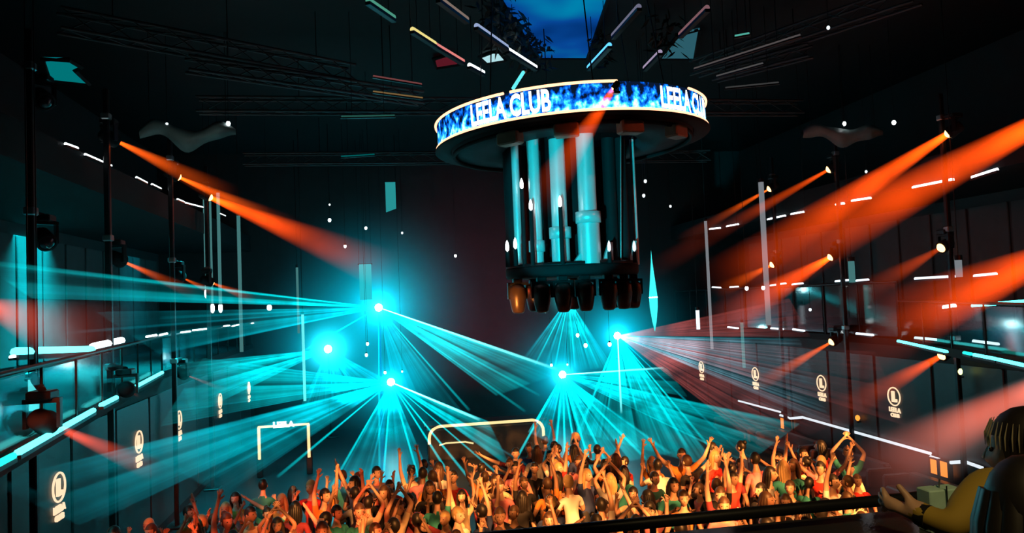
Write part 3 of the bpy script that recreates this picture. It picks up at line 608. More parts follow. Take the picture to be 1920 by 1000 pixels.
fan('laser projector on a low stand right of the bar under the chandelier', LD,
    [(1000, 800, 21, .05, LAS), (955, 885, 18, .05, LAS), (1015, 885, 18, .04, LAS_D), (1040, 870, 19, .05, LAS), (1060, 880, 18, .05, LAS), (1085, 885, 18, .05, LAS), (1112, 890, 18, .05, LAS), (1145, 885, 18, .05, LAS), (1180, 880, 18, .04, LAS_D), (1215, 865, 18, .05, LAS), (1250, 850, 18, .04, LAS_D), (1245, 690, 24, .05, LAS_H), (1300, 780, 20, .04, LAS_D)],
    [((990, 810, 20), (1090, 860, 19), SH_S, .05), ((1100, 880, 18), (1260, 850, 18), SH_B, .05), ((1250, 690, 22), (1290, 745, 21), SH_B, .04), ((1500, 795, 18), (1400, 870, 17), SH_B, .035)], [(1.3, GL_C), (4.0, GL_B)])
fan('laser projector at the far right sending a flat striped fan over the booths', LE,
    [(1500, 637, 22, .04, LAS_D), (1140, 770, 24, .05, LAS), (1165, 775, 24, .05, LAS_H), (1195, 775, 24, .05, LAS), (1218, 765, 24, .05, LAS), (1090, 800, 22, .05, LAS), (1290, 840, 19, .05, LAS), (1340, 850, 18, .05, LAS), (1390, 850, 18, .05, LAS_D)],
    [((1500, 638, 20), (1560, 800, 18), SH_F, .07), ((1580, 790, 17), (1440, 850, 17), SH_R, .05), ((1350, 880, 17), (1080, 810, 20), SH_B, .045), ((1480, 560, 24), (1520, 632, 22), SH_R, .07), ((1640, 660, 17), (1700, 800, 16), SH_R, .06)], [(1.2, GL_C), (4.5, GL_B)])
fan('laser projector behind the chandelier fanning down below its spotlights', LF,
    [(x, y, 26, .05, LAS if i % 2 else LAS_D) for i, (x, y) in enumerate(((985, 672), (1003, 685), (1022, 692), (1040, 690), (1057, 690), (1078, 690), (1100, 690), (1122, 690), (1142, 685)))],
    [((980, 672, 26), (1060, 695, 26), SH_S, .05), ((1062, 695, 26), (1150, 690, 26), SH_B, .05)], [(1.4, GL_C)])

# ------------------------------------------------------------------ poles with painted sheen, spindle for laser flare, glowing banners, little lamps
def light_tube(label, a, b, r, mat, bulb=False):  # draws a pole that glows in place of reflecting
    a = Vector(a); b = Vector(b); a.x = b.x = (a.x + b.x) / 2; t = thing('hanging_light_tube', label, 'light', b, 0, 'hanging light tubes'); d = a - b
    MB().cyl((0, 0, 0), d, r, n=10).build('tube', mat, t)
    MB().cyl(d, d + Vector((0, 0, .12)), r * 1.2, n=10).build('end_cap', BLACKM, t); MB().cyl(d + Vector((0, 0, .1)), (d.x, d.y, ZC - b.z), .012, n=5).build('cable', BLACKM, t)
    if bulb: MB().ball((0, 0, -.1), (.07, .07, .17), 10, 7).build('bulb', BULB, t)
TEAL = emi('tube_teal', (.10, .32, .32), .55); TEALB = emi('tube_cyan', (.12, .75, .78), 1.2); GREYT = emi('tube_grey', (.30, .33, .36), .6)  # reflected light on the steel poles, put in as their own glow
for i, (x0, y0, x1, y1, Y, r, m, bl) in enumerate([(382, 362, 388, 545, 27, .05, TEAL, True), (394, 362, 398, 573, 27.6, .035, TEAL, True), (406, 362, 416, 572, 27, .055, TEAL, True), (443, 405, 457, 660, 27, .06, TEAL, False)]):
    light_tube(['leftmost of the teal tubes hanging beside the left gallery', 'thin second of the teal tubes beside the left gallery', 'third teal tube from the left beside the left gallery', 'longest teal tube, standing apart right of the other three'][i], onY(x0, y0, Y), onY(x1, y1, Y), r, m, bl)
light_tube('thin cyan tube hanging left of the round laser glare', onY(551, 502, 33), onY(566, 625, 33), .05, TEAL)
light_tube('bright cyan tube crossing the laser fan left of the round glare', onY(562, 590, 31), onY(577, 752, 31), .055, TEALB)
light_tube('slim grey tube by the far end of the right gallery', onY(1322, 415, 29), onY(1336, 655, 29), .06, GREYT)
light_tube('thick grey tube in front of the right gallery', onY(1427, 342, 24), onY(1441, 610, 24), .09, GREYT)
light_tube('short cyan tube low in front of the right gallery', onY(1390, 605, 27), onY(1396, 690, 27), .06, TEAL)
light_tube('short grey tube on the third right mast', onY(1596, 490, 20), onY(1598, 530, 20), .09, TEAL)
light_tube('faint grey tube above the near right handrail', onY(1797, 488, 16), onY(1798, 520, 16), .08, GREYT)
light_tube('small white tube low beside the slim grey tube', onY(1308, 582, 28), onY(1309, 618, 28), .07, LED_WD)
a = onY(1232, 470, 27); b = onY(1228, 622, 27); t = thing('spindle_light', 'pointed cyan spindle light hanging right of the chandelier', 'light', b); h = (a - b).length  # spindle added to stand for a bright streak of laser flare
MB().lathe([(.001, 0), (.08, h * .12), (.15, h * .3), (.16, h * .42), (.10, h * .62), (.03, h * .85), (.001, h)], n=16).build('glowing_body', emi('spindle_cyan', (.05, .9, .9), 1.2), t)
MB().ball((0, 0, h * .42), (.17, .17, .08), 12, 7).build('bright_band', LED_W, t); MB().cyl((0, 0, h), (0, 0, ZC - b.z), .012, n=5).build('cable', BLACKM, t)
def banner(label, x0, y0, x1, y1, Y, mat, cut=0):
    a = onY(x0, y0, Y); b = onY(x1, y1, Y); t = thing('hanging_banner', label, 'banner', ((a.x + b.x) / 2, Y, b.z), 0, 'hanging banners'); w = (b.x - a.x) / 2; h = a.z - b.z
    MB().add([(x, y, z) for y in (-.03, .03) for x, z in ((-w, 0), (w, cut * h), (w, h), (-w, h))], [(0, 1, 2, 3), (7, 6, 5, 4)] + [(i, 4 + i, 4 + (i + 1) % 4, (i + 1) % 4) for i in range(4)]).build('cloth', mat, t)
    MB().cyl((-w - .05, 0, h), (w + .05, 0, h), .03, n=6).build('top_bar', BLACKM, t)
    for q in (-w, w): MB().cyl((q, 0, h), (q, 0, ZC - b.z), .01, n=4).build('cable', BLACKM, t)
CLOTH = pbr('pale_cloth', (.6, .65, .65), .8, 0, .2, 3)
banner('narrow pale banner high above the highest laser', 722, 342, 743, 398, 32, emi('banner_screen_teal', (.02, .28, .29), 1.0), .12)  # banners emit an even glow of their own
banner('pale banner right above the highest laser glare', 673, 496, 698, 562, 33, emi('banner_screen_cyan', (.02, .45, .5), 1.0))
banner('narrow cyan banner hanging behind the near left balustrade', 54, 712, 72, 770, 12.6, TEALB)
def hung_lamp(label, px, py, Y, r, mat):
    p = onY(px, py, Y); t = thing('pendant_lamp', label, 'lamp', p, 0, 'small pendant lamps')
    MB().ball((0, 0, 0), (r, r, r * 1.25), 10, 7).build('bulb', mat, t); MB().lathe([(r * .5, r * 1.0), (r * .6, r * 1.8), (.001, r * 1.9)], n=10).build('socket', BLACKM, t); MB().cyl((0, 0, r * 1.8), (0, 0, ZC - p.z), .008, n=4).build('cable', BLACKM, t)
DIMB = emi('bulb_dim', (.75, .85, .88), 1.6)
LAMPS = [(618, 384, 30, .05, 'upper of two pendants above the end of the long red beam'), (618, 413, 30, .08, 'lower brighter pendant above the end of the long red beam'), (686, 428, 31, .07, 'white pendant below the narrow high banner'), (754, 437, 31, .06, 'white pendant right of the narrow high banner'), (647, 462, 30, .07, 'pendant touching the end of the long red beam'), (854, 480, 33, .07, 'lone dim pendant in the dark middle of the hall'),
         (505, 577, 29, .12, 'large bright white pendant left of the highest laser'), (689, 645, 32, .08, 'upper of two white pendants right of the round glare'), (687, 666, 32, .08, 'lower of two white pendants right of the round glare'), (722, 699, 32, .07, 'small pendant just above the low left laser'), (754, 697, 32, .06, 'small pendant above and right of the low left laser'), (1034, 685, 32, .07, 'small pendant left above the low right laser'), (1064, 684, 32, .06, 'small pendant right above the low right laser'), (1083, 629, 30, .09, 'white pendant in the fan below the chandelier'), (1098, 648, 30, .10, 'white pendant lower in the fan below the chandelier'), (1143, 646, 30, .10, 'white pendant beside the far right laser'),
         (1266, 264, 22, .07, 'white pendant under the right part of the LED ring'), (1257, 387, 26, .06, 'lone pendant right of the chandelier pipes'), (1400, 541, 24, .08, 'white pendant by the fourth right mast'), (1431, 540, 24, .08, 'white pendant at the foot of the thick grey tube'), (1519, 581, 22, .06, 'white pendant below the second orange beam on the right'), (428, 232, 20, .07, 'small white lamp right of the left wave light'), (1583, 232, 20, .07, 'small white lamp above the right wave light'), (1676, 230, 18, .07, 'small white lamp beyond the right wave light'), (313, 233, 20, .05, 'small white lamp above the left wave light'), (1624, 322, 20, .05, 'tiny pale lamp between the high right beams'), (1553, 52, 15, .05, 'tiny blue-white lamp high under the right ceiling truss'), (1212, 294, 20, .05, 'upper teal lamp right of the chandelier'), (1210, 340, 20, .06, 'middle teal lamp right of the chandelier'), (1207, 367, 20, .06, 'lower teal lamp right of the chandelier')]
for px, py, Y, r, l in LAMPS: hung_lamp(l, px, py, Y, r * .75, BULB if r >= .07 else DIMB)
# wave-shaped lights hanging on both sides
def wave(label, px0, px1, py, Y, amp):
    a = onY(px0, py, Y); b = onY(px1, py, Y); t = thing('wave_light', label, 'light', a, 0, 'wave lights'); L = b.x - a.x; up = []; n = 24
    m = MB(); vs = []
    for i in range(n + 1):
        u = i / n; z = amp * sin(u * 9) * (1 - .5 * u); w = .14 + .16 * sin(pi * u) + .05 * sin(u * 17)
        vs += [(u * L, 0, z - w), (u * L, .5 * w, z + .0), (u * L, 0, z + w * .7), (u * L, -.4 * w, z)]
    m.add(vs, [(i * 4 + j, i * 4 + (j + 1) % 4, i * 4 + 4 + (j + 1) % 4, i * 4 + 4 + j) for i in range(n) for j in range(4)], True).build('ribbon', pbr('wave_ribbon', (.14, .19, .19), .5, 0, .4, 3), t)
    for u in (.1, .9): MB().cyl((u * L, 0, 0), (u * L, 0, ZC - .01 - a.z), .01, n=4).build('cable', BLACKM, t)
wave('pale wave-shaped ribbon hanging at the upper left', 262, 442, 250, 20, .22); wave('pale wave-shaped ribbon hanging at the upper right', 1505, 1655, 250, 20, .14)
spot('wave_spot_left', onY(350, 180, 15), onY(350, 250, 20), (.6, .9, .85), 60, 24, .6); spot('wave_spot_right', onY(1580, 180, 15), onY(1580, 250, 20), (.6, .9, .85), 35, 24, .6)

# ------------------------------------------------------------------ ceiling: screens, battens, trusses, hanging greenery
def cz(px, py, z=ZC): return onZ(px, py, z)
def screen_mat():
    m, nt, N, L = nodes_of('ceiling_screen'); N.remove(N['Principled BSDF'])
    t = N.new('ShaderNodeTexCoord'); n = N.new('ShaderNodeTexNoise'); n.inputs['Scale'].default_value = .35; n.inputs['Detail'].default_value = 2; L.new(t.outputs['Object'], n.inputs['Vector'])
    r = N.new('ShaderNodeValToRGB'); e = r.color_ramp.elements; e[0].position = .32; e[0].color = (.0, .02, .12, 1); e[1].position = .68; e[1].color = (.0, .22, .42, 1); q = e.new(.5); q.color = (.002, .06, .30, 1)
    L.new(n.outputs[0], r.inputs[0]); em = N.new('ShaderNodeEmission'); em.inputs[1].default_value = 1.0; L.new(r.outputs[0], em.inputs[0]); L.new(em.outputs[0], N['Material Output'].inputs['Surface']); return m
def ceiling_panel(name, label, cat, pts, mat, z=ZC - .05, th=.05, group=None):
    P = [onZ(x, y, z) for x, y in pts]; c = sum(P, Vector()) / len(P); t = thing(name, label, cat, c, 0, group)
    MB().prism([(p.x - c.x, p.y - c.y) for p in P], -th, 0).build('screen', mat, t)
    f = [Vector((p.x - c.x, p.y - c.y, -th)) for p in P]; MB().tube(f, .06, 4, True, False).build('frame', BLACK, t); return t
ceiling_panel('ceiling_screen', 'large blue video screen on the ceiling', 'screen', [(905, -60), (1158, -60), (1101, 106), (1008, 106)], screen_mat())
ceiling_panel('ceiling_screen', 'small grey-teal video screen on the ceiling right of the blue one', 'screen', [(1272, 62), (1312, 52), (1302, 107), (1236, 107)], emi('screen_grey_teal', (.03, .13, .17), .8))
ceiling_panel('ceiling_screen', 'small bright white tile screen left of the blue ceiling screen', 'screen', [(918, 96), (935, 94), (948, 110), (912, 116), (898, 104)], emi('screen_white', (.45, .75, .8), 1.0))
ceiling_panel('ceiling_screen', 'dull red video screen on the ceiling left of the battens', 'screen', [(845, 98), (862, 117), (818, 124), (812, 108)], emi('screen_red', (.12, .01, .02), .8))
ceiling_panel('ceiling_screen', 'notched teal video screen at the upper left', 'screen', [(80, 107), (130, 108), (153, 122), (140, 128), (167, 154), (92, 146)], emi('screen_teal', (.0, .17, .18), 1.0), 11.5)
def cbat(label, x0, y0, x1, y1, mat, r=.06):
    z = ZC - 1.3; t = batten(label, onZ(x0, y0, z), onZ(x1, y1, z), r, mat, 'ceiling battens')
CB = [(690, 0, 738, 33, emi('bat_green', (.1, .42, .3), .7), 'green ceiling batten at the outer left'), (773, 55, 815, 82, emi('bat_yellow', (.85, .72, .25), 1.0), 'yellow ceiling batten left of the white tile screen'), (815, 83, 868, 115, emi('bat_rose', (.75, .22, .2), 1.0), 'rose ceiling batten next to the yellow one'), (880, 122, 906, 136, LED_W, 'short white ceiling batten ending above the ring'), (822, -4, 875, 36, emi('bat_tan', (.3, .22, .18), .7), 'tan ceiling batten left of the blue screen'), (893, 48, 950, 88, emi('bat_mauve', (.3, .38, .6), 1.0), 'mauve-blue ceiling batten beside the greenery'), (952, 93, 1004, 126, LED_W, 'long white ceiling batten pointing at the ring'), (1198, 12, 1150, 66, emi('bat_grey', (.16, .16, .24), .9), 'grey ceiling batten right of the blue screen'), (1143, 84, 1104, 126, emi('bat_blue', (.1, .5, 1), 1.6), 'bright blue ceiling batten right of the blue screen'), (1326, 14, 1276, 64, emi('bat_pink', (.25, .12, .14), .8), 'dim pink ceiling batten by the grey-teal screen'), (1238, 97, 1209, 127, emi('bat_lilac', (.35, .28, .42), 1.0), 'lilac ceiling batten below the grey-teal screen')]
for x0, y0, x1, y1, m, l in CB: cbat(l, x0, y0, x1, y1, m)
a = onY(983, 133, 14.3); b = onY(962, 166, 14.0); t = thing('ring_strut', 'short cyan-lit strut slanting from the ceiling to the LED ring', 'strut', b); MB().cyl((0, 0, 0), a - b, .035, n=8).build('strut', TEALB, t); MB().ball(a - b, .06, 8, 6).build('joint', STEEL, t)  # cyan light on the strut is put into its colour as emission
def truss(label, p0, p1, w=.4):
    p0 = Vector(p0); p1 = Vector(p1); t = thing('ceiling_truss', label, 'truss', p0, 0, 'ceiling trusses'); d = p1 - p0; n = d.normalized(); s = Vector((-n.y, n.x, 0)).normalized() * w / 2; u = Vector((0, 0, w / 2)); m = pbr('truss_steel', (.05, .05, .055), .5, .5)
    cs = [s + u, -s + u, -s - u, s - u]
    for c in cs: MB().cyl(c, d + c, .035, n=6).build('chord', m, t)
    k = max(4, int(d.length / (w * 1.6))); z = MB()
    for i in range(k):
        a, b = d * (i / k), d * ((i + 1) / k)
        for j in range(4): z.cyl(a + cs[j], b + cs[(j + 1) % 4], .016, n=4)
    o = z.build('lacing', m, t); o['kind'] = 'stuff'
    for f in (.15, .85): MB().cyl(d * f + u, (d * f).xy.to_3d() + Vector((0, 0, ZC - p0.z)), .015, n=4).build('hanger', BLACKM, t)
truss('ceiling truss running out to the far right from the ring', cz(1302, 130, 12.2), cz(1720, -12, 12.2)); truss('lower ceiling truss right of the ring', cz(1340, 142, 11.8), cz(1520, 95, 11.8), .3); truss('faint ceiling truss at the upper left', cz(110, 38, 11.6), cz(660, 140, 11.6)); truss('ceiling truss left of the ring', cz(350, 120, 11.2), cz(790, 185, 11.2), .3)
truss('ceiling truss crossing behind the LED ring', (-5, 22, 11.6), (13.5, 22, 11.6)); truss('ceiling truss crossing the far end of the hall', (-5, 29, 11.4), (13.5, 29, 11.4)); truss('ceiling truss over the near dance floor', (-5.5, 14.2, 12.4), (1.0, 14.2, 12.4), .4)
for i, (x0, y0, x1, y1, l) in enumerate([(700, 143, 790, 158, 'dim rose batten left of the ring'), (700, 172, 792, 184, 'dim amber batten left of the ring'), (640, 219, 740, 217, 'dim green batten far left of the ring'), (640, 294, 702, 290, 'dim teal batten left below the ring'), (1378, 68, 1405, 63, 'small green batten under the right ceiling truss'), (1302, 129, 1500, 66, 'long dim grey batten running up from the ring to the right'), (1344, 143, 1430, 119, 'short dim grey batten below the long grey one right of the ring'), (1360, 165, 1460, 155, 'faint grey batten right of the LED ring')]):
    batten(l, onZ(x0, y0, 11.0 - .6 * (i in (2, 3))), onZ(x1, y1, 11.0 - .6 * (i in (2, 3))), .03, emi('dim_bat_%d' % i, [(.2, .06, .06), (.22, .13, .05), (.02, .10, .08), (.0, .12, .12), (.1, .5, .4), (.10, .085, .085), (.09, .085, .085), (.05, .05, .05)][i], .8), 'dim side battens')  # long and short grey ones are glow added to brighten the truss
# hanging greenery that cuts into the blue screen
LEAFM = pbr('dark_leaf', (.012, .022, .012), .6, 0, .3, 9)
def greenery(label, px, py, n, r):
    c = onZ(px, py, ZC - .5); t = thing('hanging_plant', label, 'plant', c, 0, 'hanging ceiling plants'); rr = random.Random(px)
    MB().tube([(0, 0, .45), (.05, 0, .1), (-.05, .05, -.3)], .02, 5).build('stem', LEAFM, t)
    m = MB()
    for i in range(n):
        p = Vector((rr.gauss(0, r * .5), rr.gauss(0, r * .5), rr.uniform(-.5, .4))); d = Vector((rr.uniform(-1, 1), rr.uniform(-1, 1), rr.uniform(-1, .1))).normalized() * rr.uniform(.2, .4); s = d.orthogonal().normalized() * .07; k = d.cross(s).normalized() * .02
        m.add([p, p + d * .4 + s, p + d, p + d * .4 - s, p + d * .4 + k], [(0, 1, 4), (1, 2, 4), (2, 3, 4), (3, 0, 4)])
    o = m.build('foliage', LEAFM, t); o['kind'] = 'stuff'
for i, (px, py) in enumerate([(925, 18), (945, 42), (965, 62), (988, 80), (1004, 96)]): greenery('dark hanging plant cutting into the blue screen, %s from the top' % ORD[i], px, py, 60, .42)
greenery('dark hanging plant on the right side of the blue screen', 1128, 86, 45, .25); greenery('dark hanging plant above the grey-teal screen', 1250, 60, 60, .5)

# ================================================================== people
SKIN_M, nt, N, L = nodes_of('skin'); b = N['Principled BSDF']; oi = N.new('ShaderNodeObjectInfo'); r = N.new('ShaderNodeValToRGB'); e = r.color_ramp.elements
e[0].color = (.20, .10, .06, 1); e[1].color = (.66, .42, .31, 1); q = e.new(.4); q.color = (.50, .29, .19, 1); L.new(oi.outputs['Random'], r.inputs[0]); L.new(r.outputs[0], b.inputs['Base Color']); b.inputs['Roughness'].default_value = .5
SHIRT_M, nt, N, L = nodes_of('shirt_cloth'); b = N['Principled BSDF']; oi = N.new('ShaderNodeObjectInfo'); L.new(oi.outputs['Color'], b.inputs['Base Color']); b.inputs['Roughness'].default_value = .85
nz = N.new('ShaderNodeTexNoise'); nz.inputs['Scale'].default_value = 14; bp = N.new('ShaderNodeBump'); bp.inputs['Strength'].default_value = .35; L.new(nz.outputs[0], bp.inputs['Height']); L.new(bp.outputs[0], b.inputs['Normal'])
PANTS_M = pbr('dark_denim', (.02, .022, .03), .85, 0, .2, 12); SHOE_M = pbr('shoe_leather', (.015, .013, .012), .5); EYE_M = pbr('eye', (.01, .008, .008), .2); LIP_M = pbr('lips', (.35, .10, .08), .5)
HAIRS = [('black', pbr('hair_black', (.012, .01, .009), .45, 0, .3, 40)), ('brown', pbr('hair_brown', (.06, .03, .015), .5, 0, .3, 40)), ('fair', pbr('hair_fair', (.42, .28, .12), .5, 0, .3, 40))]
TAGS = ['skin', 'shirt', 'pants', 'shoe']
def skin_body(V, E, sub=1):
    """V: (pos, radius or (rx, ry)), E: (i, j, tag) -> mesh grown over the joints"""
    me = bpy.data.meshes.new('body'); me.from_pydata([v[0] for v in V], [(a, b) for a, b, _ in E], [])
    o = bpy.data.objects.new('body', me); COL.objects.link(o)
    o.modifiers.new('s', 'SKIN').use_smooth_shade = True
    if not me.skin_vertices: me.skin_vertices_add() if hasattr(me, 'skin_vertices_add') else None
    sv = me.skin_vertices[0].data
    for i, v in enumerate(V):
        r = v[1]; sv[i].radius = r if isinstance(r, tuple) else (r, r); sv[i].use_root = (i == 0)
    m = o.modifiers.new('u', 'SUBSURF'); m.levels = sub; m.render_levels = sub
    dg = bpy.context.evaluated_depsgraph_get(); dg.update(); out = bpy.data.meshes.new_from_object(o.evaluated_get(dg)); bpy.data.objects.remove(o); bpy.data.meshes.remove(me)
    P = [Vector(v[0]) for v in V]
    out.materials.clear()
    for m in (SKIN_M, SHIRT_M, PANTS_M, SHOE_M, EYE_M, LIP_M): out.materials.append(m)
    for p in out.polygons:
        c = p.center; best = None
        for a, b, tg in E:
            A, d = P[a], P[b] - P[a]; k = max(0, min(1, (c - A).dot(d) / max(d.length_squared, 1e-9))); dist = (c - A - d * k).length
            if best is None or dist < best[0]: best = (dist, tg)
        p.material_index = TAGS.index(best[1]); p.use_smooth = True
    return out
def head_into(me, c, yaw=0, tilt=0, s=1.0, n=14, m=10):
    """adds a head with jaw, nose, brows, ears, eyes and mouth; face looks along +Y before yaw"""
    bm = bmesh.new(); bm.from_mesh(me); M = Matrix.Translation(c) @ Matrix.Rotation(yaw, 4, 'Z') @ Matrix.Rotation(tilt, 4, 'X') @ Matrix.Scale(s, 4)
    def addmb(mb, mi):
        vs = [bm.verts.new(M @ Vector(v)) for v in mb.v]
        for f in mb.f:
            try: q = bm.faces.new([vs[i] for i in f]); q.material_index = mi; q.smooth = True
            except ValueError: pass
    h = MB().ball((0, 0, 0), (.076, .094, .116), n, m); nv = []
    for x, y, z in h.v:
        if z < 0: x *= 1 + z * 2.4; y = y * (1 + z * 1.0) + (.012 if y > 0 else 0)
        if y > .05 and abs(x) < .03 and -.05 < z < .03: y += .018 * (1 - abs(z + .01) / .045)
        if y > .05 and .02 < abs(x) < .05 and 0 < z < .03: y -= .008
        nv.append((x, y, z))
    h.v = nv; addmb(h, 0)
    addmb(MB().cyl((0, .088, .03), (0, .112, -.022), .008, .016, 6), 0)
    for sx in (-1, 1): addmb(MB().ball((sx * .077, -.005, -.005), (.012, .022, .033), 6, 5), 0); addmb(MB().ball((sx * .031, .083, .014), (.013, .008, .008), 6, 5), 4)
    addmb(MB().ball((0, .086, -.052), (.024, .008, .008), 8, 5), 5)
    bm.to_mesh(me); bm.free(); return me
def hand_chain(V, E, wi, w, d, side, curl=.3, spread=.3):
    """palm, four unequal fingers with a bend and a thumb off the palm's side; d: forearm direction"""
    d = d.normalized(); s = side - d * side.dot(d); s = s.normalized(); n = d.cross(s)
    k = len(V); V.append((w + d * .075, (.032, .018))); E.append((wi, k, 'skin'))
    for i, (o, l) in enumerate(((.03, .066), (.01, .078), (-.011, .073), (-.031, .056))):
        base = w + d * .08 + s * o; fd = (d + s * o * spread * 12).normalized(); a = base + fd * l * .5; b2 = a + (fd + n * curl).normalized() * l * .55
        j = len(V); V += [(a, .0105), (b2, .008)]; E += [(k, j, 'skin'), (j, j + 1, 'skin')]
    a = w + d * .03 + s * .045; b2 = a + (d * .8 + s * .6).normalized() * .05; j = len(V); V += [(a, .013), (b2, .010)]; E += [(wi, j, 'skin'), (j, j + 1, 'skin')]
def make_body(armL, armR, lean=(0, 0), sleeve=.5, step=.0, sub=1, long_sleeve=False, headyaw=0, headtilt=0):
    lx, ly = lean; Vv = []; E = []
    def v(p, r): Vv.append((Vector(p), r)); return len(Vv) - 1
    pel = v((0, 0, .96), (.145, .105)); wai = v((lx * .3, ly * .3, 1.12), (.125, .09)); che = v((lx * .8, ly * .8, 1.30), (.155, .105)); nb = v((lx, ly, 1.45), (.075, .06)); nk = v((lx * 1.1, ly * 1.1 + .01, 1.52), (.05, .05)); hd = v((lx * 1.2, ly * 1.2 + .02, 1.60), (.055, .06))
    E += [(pel, wai, 'shirt'), (wai, che, 'shirt'), (che, nb, 'shirt'), (nb, nk, 'skin'), (nk, hd, 'skin')]
    for sx, st in ((-1, step), (1, -step)):
        hp = v((sx * .095, 0, .88), (.088, .092)); kn = v((sx * .11, st * .5 + .03, .50), (.06, .062)); an = v((sx * .115, st * .8 - .02, .10), (.042, .045)); he = v((sx * .117, st * .8, .045), (.042, .042)); to = v((sx * .13, st * .8 + .16, .035), (.042, .03))
        E += [(pel, hp, 'pants'), (hp, kn, 'pants'), (kn, an, 'pants'), (an, he, 'shoe'), (he, to, 'shoe')]
    for sx, (el, wr) in ((-1, armL), (1, armR)):
        sh = v((lx * .9 + sx * .175, ly * .9, 1.40), (.062, .062)); el = Vector((sx * el[0], el[1], el[2])); wr = Vector((sx * wr[0], wr[1], wr[2])); S = Vv[sh][0]
        mid = v(S.lerp(el, sleeve), (.05, .05)); e_ = v(el, (.04, .04)); w_ = v(wr, (.026, .022))
        E += [(che, sh, 'shirt'), (sh, mid, 'shirt'), (mid, e_, 'shirt' if long_sleeve else 'skin'), (e_, w_, 'shirt' if long_sleeve else 'skin')]
        hand_chain(Vv, E, w_, wr, wr - el, Vector((-sx, .3, 0)), .35, .35)
    me = skin_body(Vv, E, sub); c = Vector((lx * 1.25, ly * 1.25 + .03, 1.66))
    return head_into(me, c, headyaw, headtilt), c
def hair_mesh(c, style, mat, yaw=0, tilt=0):
    """a cap of hair that leaves the face free; style 1 falls to the shoulders, 2 has a bun"""
    M = Matrix.Translation(c) @ Matrix.Rotation(yaw, 4, 'Z') @ Matrix.Rotation(tilt, 4, 'X'); b = MB(); base = MB().ball((0, -.012, .022), (.086, .102, .112), 14, 10); keep = MB(); keep.v = base.v
    for f, s_ in zip(base.f, base.sm):
        q = sum((Vector(base.v[i]) for i in f), Vector()) / len(f)
        if q.y > .035 and q.z < .055 or q.z < -.06 and q.y > -.02: continue
        keep.f.append(f); keep.sm.append(True)
    if style == 1:
        for k in range(9):
            a = pi + pi * k / 8; x, y = .08 * cos(a), -.01 + .085 * sin(a); keep.tube([(x * .8, y * .8, .05), (x, y, -.02), (x * 1.1, y * 1.05 - .01, -.12), (x * 1.05, y * .95 - .02, -.24)], [.03, .034, .034, .014], 6)
    elif style == 2: keep.ball((0, -.09, .10), (.045, .045, .045), 10, 7)
    keep.v = [tuple(M @ Vector(p)) for p in keep.v]; return keep.mesh('hair', mat)
POSES = [('arms straight up', ((.24, .05, 1.72), (.22, .10, 2.00)), ((.23, .05, 1.72), (.20, .12, 2.01)), (0, .02)),
         ('one arm thrust up', ((.27, .05, 1.15), (.22, .24, 1.08)), ((.22, .06, 1.72), (.18, .14, 2.02)), (.02, .02)),
         ('arms raised wide', ((.40, .04, 1.62), (.50, .10, 1.88)), ((.40, .04, 1.60), (.52, .10, 1.86)), (0, .0)),
         ('hands clasped overhead', ((.28, .08, 1.66), (.06, .08, 1.92)), ((.28, .08, 1.66), (.06, .09, 1.92)), (0, .02)),
         ('elbows bent', ((.30, .08, 1.16), (.20, .30, 1.28)), ((.30, .08, 1.16), (.16, .30, 1.32)), (0, .05)),
         ('hand held forward', ((.27, .0, 1.14), (.26, .10, .90)), ((.26, .20, 1.24), (.20, .46, 1.36)), (.03, .04)),
         ('arms down', ((.27, -.02, 1.14), (.28, .06, .88)), ((.27, -.02, 1.14), (.28, .06, .88)), (0, .01)),
         ('forearms lifted', ((.33, .10, 1.28), (.28, .20, 1.54)), ((.33, .10, 1.30), (.26, .20, 1.57)), (0, .03)),
         ('leaning and waving', ((.26, .02, 1.13), (.30, .20, 1.0)), ((.42, .05, 1.52), (.66, .10, 1.66)), (-.07, .03))]
BODY = []
for nm, aL, aR, ln in POSES:
    me, c = make_body(aL, aR, ln, step=R.uniform(-.12, .12)); BODY.append((me, c, {}))
COLS = [('red', (.62, .03, .02)), ('white', (.75, .72, .68)), ('black', (.015, .015, .018)), ('orange', (.70, .25, .04)), ('dark blue', (.02, .04, .14)), ('grey', (.22, .22, .23)), ('pink', (.68, .22, .26)), ('cream', (.70, .56, .36)), ('teal', (.02, .22, .22)), ('maroon', (.20, .02, .03))]
SKINW = 1.15
def crowd_person(loc, yaw, pi_, style, hi, colname, col, label, group, sc):
    me, c, hairs = BODY[pi_]
    if (style, hi) not in hairs: hairs[(style, hi)] = hair_mesh(c, style, HAIRS[hi][1])
    t = thing('person', label, 'person', loc, yaw, group); t.scale = (sc, sc, sc)
    o = link('body', me, t); o.color = (*col, 1); h = link('hair', hairs[(style, hi)], t); return t
POLY = [(185, 1060), (205, 985), (330, 968), (420, 925), (520, 905), (590, 918), (660, 885), (740, 900), (800, 872), (880, 878), (960, 850), (1010, 820), (1080, 828), (1130, 850), (1230, 862), (1300, 852), (1400, 850), (1440, 868), (1500, 846), (1560, 852), (1610, 866), (1618, 1060)]
def inpoly(x, y):
    c = False; j = len(POLY) - 1
    for i in range(len(POLY)):
        (xi, yi), (xj, yj) = POLY[i], POLY[j]
        if (yi > y) != (yj > y) and x < (xj - xi) * (y - yi) / (yj - yi) + xi: c = not c
        j = i
    return c
def pix(P):
    d = Vector(P) - CAM; k = d.dot(FWD); return 960 + F_PX * d.dot(RIGHT) / k, 500 - F_PX * d.dot(UP) / k
spots_ = []; tries = 0
